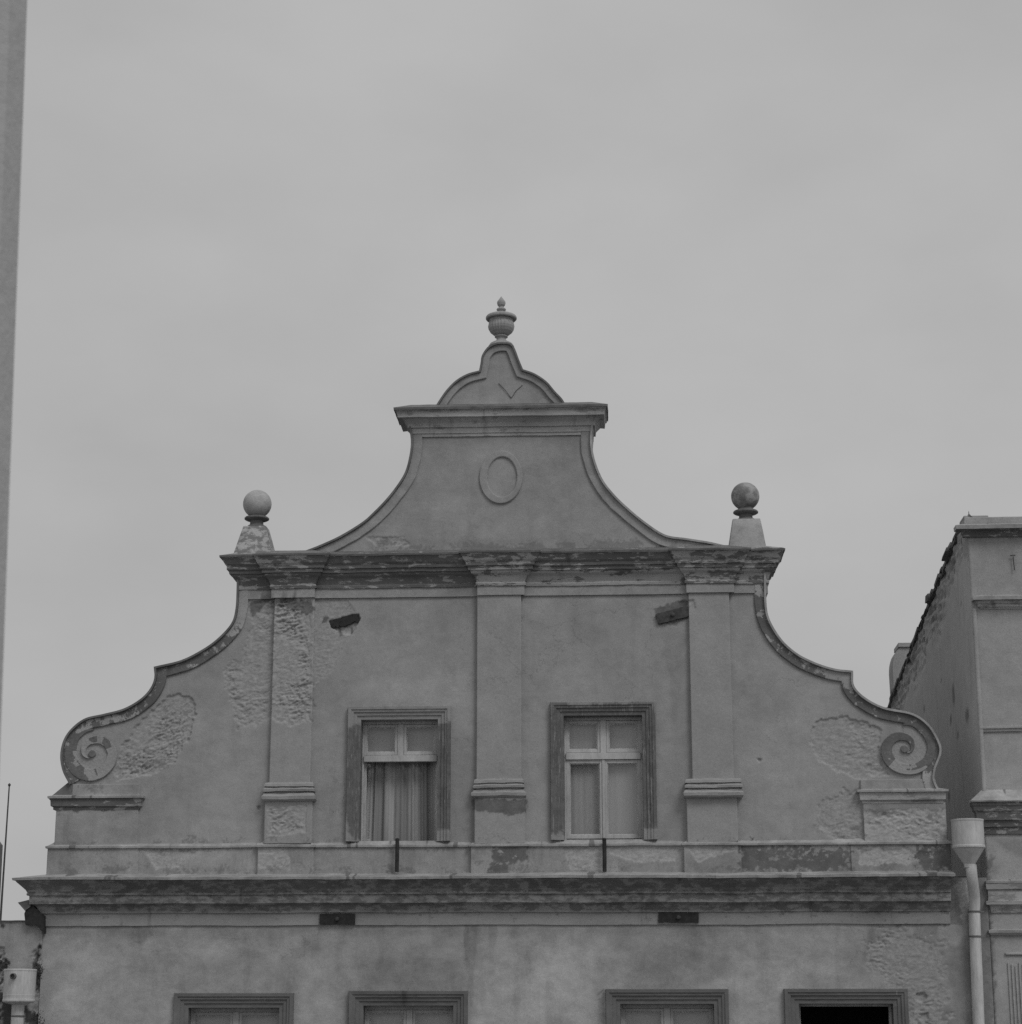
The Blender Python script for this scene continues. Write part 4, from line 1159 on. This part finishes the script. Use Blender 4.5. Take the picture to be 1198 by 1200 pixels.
# tiles: one course after another along the verge, each slightly different
mb = MB(); rnd = random.Random(7); y = .40
while y < YB:
    d = .30; z0 = roofz(y) ; dz = rnd.uniform(-.015, .02); ov = rnd.uniform(.0, .045)
    V = [(XN - ov, y, z0 + dz), (XN - ov, y + d + .06, roofz(y + d + .06) + dz - .02), (XN + 3, y + d + .06, roofz(y + d + .06) - .02), (XN + 3, y, z0)]
    V += [(a, b, c - .05) for a, b, c in V]
    mb.add(V, [(0, 1, 2, 3), (7, 6, 5, 4), (0, 4, 5, 1), (1, 5, 6, 2), (2, 6, 7, 3), (3, 7, 4, 0)])
    y += d
mb.build('roof', M_TILE, nb)
# broken verge tiles and mortar lumps, no two alike
rnd = random.Random(12); mb = MB(); mv = []
def lump(y0, L_, pr, th, lift):
    z0 = roofz(y0) + lift; q = [rnd.uniform(.7, 1.3) for _ in range(8)]
    sl = k_[0]
    pts = [(XN - pr * q[0], y0 - L_ * q[1], z0 - th), (XN - pr * q[2], y0 + L_ * q[3], z0 - th + sl * 2 * L_), (XN + .2, y0 + L_, z0 - th + sl * 2 * L_), (XN + .2, y0 - L_, z0 - th)]
    pts += [(a + .012 * q[4], b, c + th * 1.6 * q[5]) for a, b, c in pts]
    return pts
FB = [(3, 2, 1, 0), (4, 5, 6, 7), (0, 1, 5, 4), (1, 2, 6, 5), (2, 3, 7, 6), (3, 0, 4, 7)]
for k in range(90):
    y0 = rnd.uniform(.7, YB - .2)
    mv.append(lump(y0, rnd.uniform(.04, .16), rnd.uniform(.0, .03), rnd.uniform(.012, .035), rnd.uniform(-.03, .03)))
for (u, v, L_, pr, th, n_) in ((1109, 637, .20, .075, .03, 4), (1086, 684, .07, .075, .05, 2), (1077, 707, .05, .03, .02, 2), (1066, 736, .14, .035, .025, 3), (1043, 802, .05, .05, .03, 2)):
    y0, z0 = on_x(u + 3, v, XN)
    for j in range(n_): mv.append(lump(y0 + rnd.uniform(-.12, .12), L_ * rnd.uniform(.7, 1.2), pr * rnd.uniform(.5, 1), th, rnd.uniform(-.03, .05)))
for p in mv[:90] + mv[94:]: mb.add(p, FB)
mb.build('verge_tiles', M_TILE, nb)
mb = MB()
for p in mv[90:94]: mb.add(p, FB)
mb.build('broken_tile', M_TILE, nb)
# chimney: rounded pot-like stack behind the verge
yc0 = on_x(1049, 795, XN)[0] + .5
ca = None
dch = ray(1044.5, 758); tch = (yc0 - CAM[1]) / dch[1]; cx0 = CAM[0] + dch[0] * tch; cz1 = CAM[2] + dch[2] * tch
mb = MB(); wch = .45
prof_ = []
for k in range(9): a = PI / 2 * k / 8; prof_.append((cx0 + .16 - .16 * math.sin(a), cz1 - .35 + .35 * math.cos(a)))
P = [(cx0 + wch, roofz(yc0) - 1), (cx0 + wch, cz1)] + prof_ + [(cx0 + .02, roofz(yc0) - 1)]
mb.prism(P, yc0, yc0 + .5); mb.box(cx0 + .10, cx0 + wch + .04, yc0 - .03, yc0 + .53, cz1 - .002, cz1 + .06)
mb.build('chimney', M_RHOUSE, nb)

# front
def nfront():
    um = 1172
    zt = Z(612, 1150)
    # main front wall
    relief('front_wall', M_RHOUSE, nb, XN + .0, XE, Z(1250, um), zt, -.0, .4, res=.03)
    mb = MB(); mb.box(XN + .01, XE, .42, YB, 0, Z(1255, um)); mb.box(XE - .3, XE, .4, YB, Z(1255, um), zt - 1); mb.build('house_body', M_RHOUSE, nb)
    # parapet top and upper cornice
    def corn(name, x, rows, mat, seed=0, back=.02, jit=.004):
        prof = [(o, Z(v, um, -o)) for v, o in rows]
        V, F = sweep([(x, .35 if back is None else back), (x, 0), (XE, 0)], prof, step=.05, jit=jit, seed=seed); obj(name, V, F, mat, nb)
    corn('parapet_band', XN - .0, [(618, 0), (617.5, .03), (612, .035), (606, .03), (605.5, .0)], M_RHOUSE, 31, None)
    corn('cornice', X(1131, 640), [(630, 0), (629, .03), (622, .05), (620.5, .10), (619.5, .12), (619, 0)], M_CORN, 32)
    corn('cornice_flashing', X(1133, 640), [(619.2, 0), (619, .145), (614.5, .15), (613, .0)], M_METAL, 33)
    mb = MB(); mb.box(XN + .002, XE, .003, .36, Z(613, 1160), Z(605.7, 1160)); mb.build('parapet', M_RHOUSE, nb)
    mb = MB(); a = on_y(1123, 604); b = on_y(1158, 606)
    mb.box(XN - .03, b[0], .02, .35, Z(607, 1140), Z(603.5, 1140)); mb.build('capping_slab', M_RHOUSE, nb, bevel=.01)
    # string above the panel
    xs_ = X(1149, 702)
    corn('panel_cornice', xs_, [(714, 0), (713, .02), (711, .025), (710.5, .045), (707.5, .05), (706.5, .07), (703, .09), (702.5, .0)], M_CORNR, 34)
    corn('panel_cornice_flashing', xs_, [(702.6, 0), (702.6, .115), (698.5, .12), (697, 0)], M_METAL, 35, jit=.003)
    # corner strip, proud of the panel, and ribs
    relief('corner_strip', M_RHOUSE, nb, XN + .0, X(1150.5, 850), Z(938, um), Z(713, um), -.035, .02, res=.02)
    corn('panel_rib', X(1151, 850), [(857, 0), (856.6, .02), (853.5, .025), (852.8, .04), (850.6, .04), (850, 0)], M_RHOUSE, 36)
    # sloping flashing over the main cornice
    corn('main_flashing', X(1152, 938), [(938.5, 0), (938.6, .165), (937, .17), (925, .02), (924.5, 0)], M_METAL, 37, jit=.006)
    corn('main_cornice', X(1152, 960), [(977, 0), (976.5, .02), (969, .03), (968, .055), (961, .065), (960, .09), (951, .10), (949, .12), (944, .13), (943, .14), (938.6, .145), (938.4, 0)], M_CORN, 38)
    corn('ledge_flashing', X(1161.5, 1031), [(1034, 0), (1034, .075), (1031.5, .08), (1029.5, 0)], M_METAL, 39)
    corn('lower_cornice', X(1161.5, 1050), [(1069, 0), (1068.5, .02), (1062, .03), (1059.5, .05), (1059, .075), (1055, .08), (1054.5, .05), (1042, .045), (1041, .065), (1034.2, .07), (1034, 0)], M_CORNR, 40)
    corn('string_course', X(1163, 1090), [(1096, 0), (1095, .03), (1092, .055), (1089, .06), (1087.5, 0)], M_RHOUSE, 41)
    relief('sunk_panel_frame', M_RHOUSE, nb, X(1177, 1118), XE, Z(1118.5, um), Z(1115.5, um), -.02, .02, res=.02)
    mb = MB()
    for k in range(9):
        x = X(1181 + k * 4.3, 1150)
        mb.box(x, x + .018, -.014, .02, Z(1290, um), Z(1127 + (k % 3) * 2, um))
    mb.build('fluting', M_RHOUSE, nb, bevel=.003)
    mb = MB(); mb.tube([P3(1186.5, 652, -.03), P3(1188, 668, -.03)], .006, 6); mb.tube([P3(1183, 651, -.03), P3(1189, 650.5, -.03)], .006, 6); mb.build('iron_nail', M_IRON, nb)
nfront()

# ================================================================== NEIGHBOUR ON THE LEFT
lh = thing('low_house', 'low neighbouring house with crumbling plaster behind the hopper, lower left corner', 'house', (XL - 3, 0, 0))
DARK_SAVE, WEAR_SAVE = list(DARK), list(WEAR)
WEAR += [(PX([(-40, 1110), (5, 1110), (10, 1150), (0, 1200), (-40, 1260)]), .08, .03, .03), (PX([(38, 1115), (49, 1108), (52, 1165), (50, 1250), (32, 1250), (36, 1170)]), .05, .03, .03)]
DARK += [(PX([(-40, 1112), (4, 1120), (12, 1132), (2, 1140), (4, 1250), (-40, 1250)]), .10), (PX([(44, 1110), (49, 1106), (47, 1125), (53, 1140), (48, 1165), (42, 1163), (40, 1130)]), .05), (PX([(3, 1172), (18, 1175), (16, 1250), (0, 1250)]), .06),
         (PX([(32, 1180), (38, 1185), (50, 1188), (52, 1200), (48, 1250), (32, 1250)]), .08), (PX([(2, 1080), (8, 1082), (6, 1087), (2, 1086)]), .02)]
relief('front_wall', M_LHOUSE, lh, XL - 6, XL - .002, Z(1250), Z(1078.5, 20), -.02, .4, res=.014)
mb = MB(); mb.box(XL - 6, XL - .01, .4, 8, 0, Z(1081, 20)); mb.box(XL - 6, XL - .01, .0, .4, 0, Z(1251)); mb.build('house_body', M_LHOUSE, lh)
V, F = sweep([(XL - 6, 0), (XL - .01, 0)], [(-.38, Z(1079, 20)), (.02, Z(1079.5, 20)), (.045, Z(1079.4, 20)), (.045, Z(1078.3, 20)), (-.38, Z(1077.5, 20))], jit=.004); obj('wall_capping', V, F, M_METALD, lh)
WEAR[:] = WEAR_SAVE; DARK[:] = DARK_SAVE
# broken end of an old eaves cornice of the gabled house, seen edge on
def P2(u, v, y=-.10): return on_y(u, v, y)
mb = MB(); mb.prism([P2(38.5, 1053), P2(41, 1062), P2(52.5, 1073), P2(52.5, 1093), P2(43, 1083), P2(31, 1083), P2(29.5, 1070), P2(31, 1066)], -.10, .3)
mb2 = MB(); mb2.prism([P2(22.5, 1057), P2(38.5, 1053), P2(37, 1062), P2(30.8, 1066.5)], -.12, .3)
o = mb.build('eaves_gutter_end', M_BLACK, lh, label='dark broken gutter end under the cornice corner'); mb2.build('gutter_lip', M_STONED, o)
mb = MB(); rnd = random.Random(3)
for (u, v, r_) in ((46, 1131, .03), (48, 1138, .035), (45, 1144, .03), (5, 1127, .03), (9, 1130, .025), (46, 1190, .03), (42, 1194, .025), (50, 1199, .03)):
    for k in range(26):
        c = P3(u + rnd.gauss(0, 2.2), v + rnd.gauss(0, 3), -.05 - rnd.random() * .04); a = rnd.uniform(0, 6); q = r_ * rnd.uniform(.3, .8)
        mb.add([(c[0], c[1], c[2]), (c[0] + q * math.cos(a), c[1] - q * .5, c[2] + q * math.sin(a)), (c[0] + q * math.cos(a + .9), c[1] + q * .2, c[2] + q * math.sin(a + .9))], [(0, 1, 2)])
o = mb.build('creeping_weed', simple('weed_leaf', .06, .4)); o['label'] = 'dark scraggy weed growing around the hopper on the crumbling wall'; o['category'] = 'plant'; o['kind'] = 'stuff'

# ================================================================== FAR LEFT: rod and a roof edge
y_r = 6.0
a, b = P3(12.2, 918, y_r), P3(1.5, 1080, y_r)
mb = MB(); q = np.array(b) + (np.array(b) - np.array(a)) * 1.0
mb.tube([tuple(q), b, a], [.02, .017, .010], 8)
mb.lathe(a[0], a[1], [(.006, a[2] - .05), (.022, a[2] - .02), (.022, a[2] - .01), (.004, a[2] + .01)], 10)
o = mb.build('aerial_rod', M_IRON); o['label'] = 'thin slanting metal rod against the sky at the far left edge'; o['category'] = 'rod'
y_b = 9.0
mb = MB(); P = [on_y(a, b, y_b + .4) for a, b in ((-60, 978), (0, 984), (4.5, 990), (2.5, 1030), (-1, 1095), (-60, 1095))]
mb.prism(P, y_b, y_b + .4)
o = mb.build('chimney_stack', M_STONED); o['label'] = 'dark slanting chimney edge at the far left behind the rod'; o['category'] = 'chimney'

# ================================================================== NEAR WALL beside the camera
dn = 1.9; yn = CAM[1] + dn
p_top, p_bot = on_y(33, 0, yn + .06), on_y(0.5, 900, yn + .06)
dxdz = (p_top[0] - p_bot[0]) / (p_top[1] - p_bot[1])
xz = lambda z: p_bot[0] + (z - p_bot[1]) * dxdz
mb = MB(); zz = [0, 4, 9, 10.5, 11, 11.5, 12, 12.6, 14, 17]
n_ = len(zz); V, F = [], []
for z in zz:
    x = xz(z); V += [(x - .9, yn, z), (x - .03, yn, z), (x - .006, yn + .02, z), (x, yn + .06, z), (x - .9, yn + .06, z)]
for i in range(n_ - 1):
    for k in range(5): F.append((i * 5 + k, i * 5 + (k + 1) % 5, (i + 1) * 5 + (k + 1) % 5, (i + 1) * 5 + k))
F.append((4, 3, 2, 1, 0)); F.append(tuple((n_ - 1) * 5 + k for k in range(5)))
o = obj('near_wall', V, F, M_NEAR, None, origin=(xz(0), yn, 0)); o['label'] = 'blurred grey wall edge close to the camera along the left side'; o['category'] = 'wall'
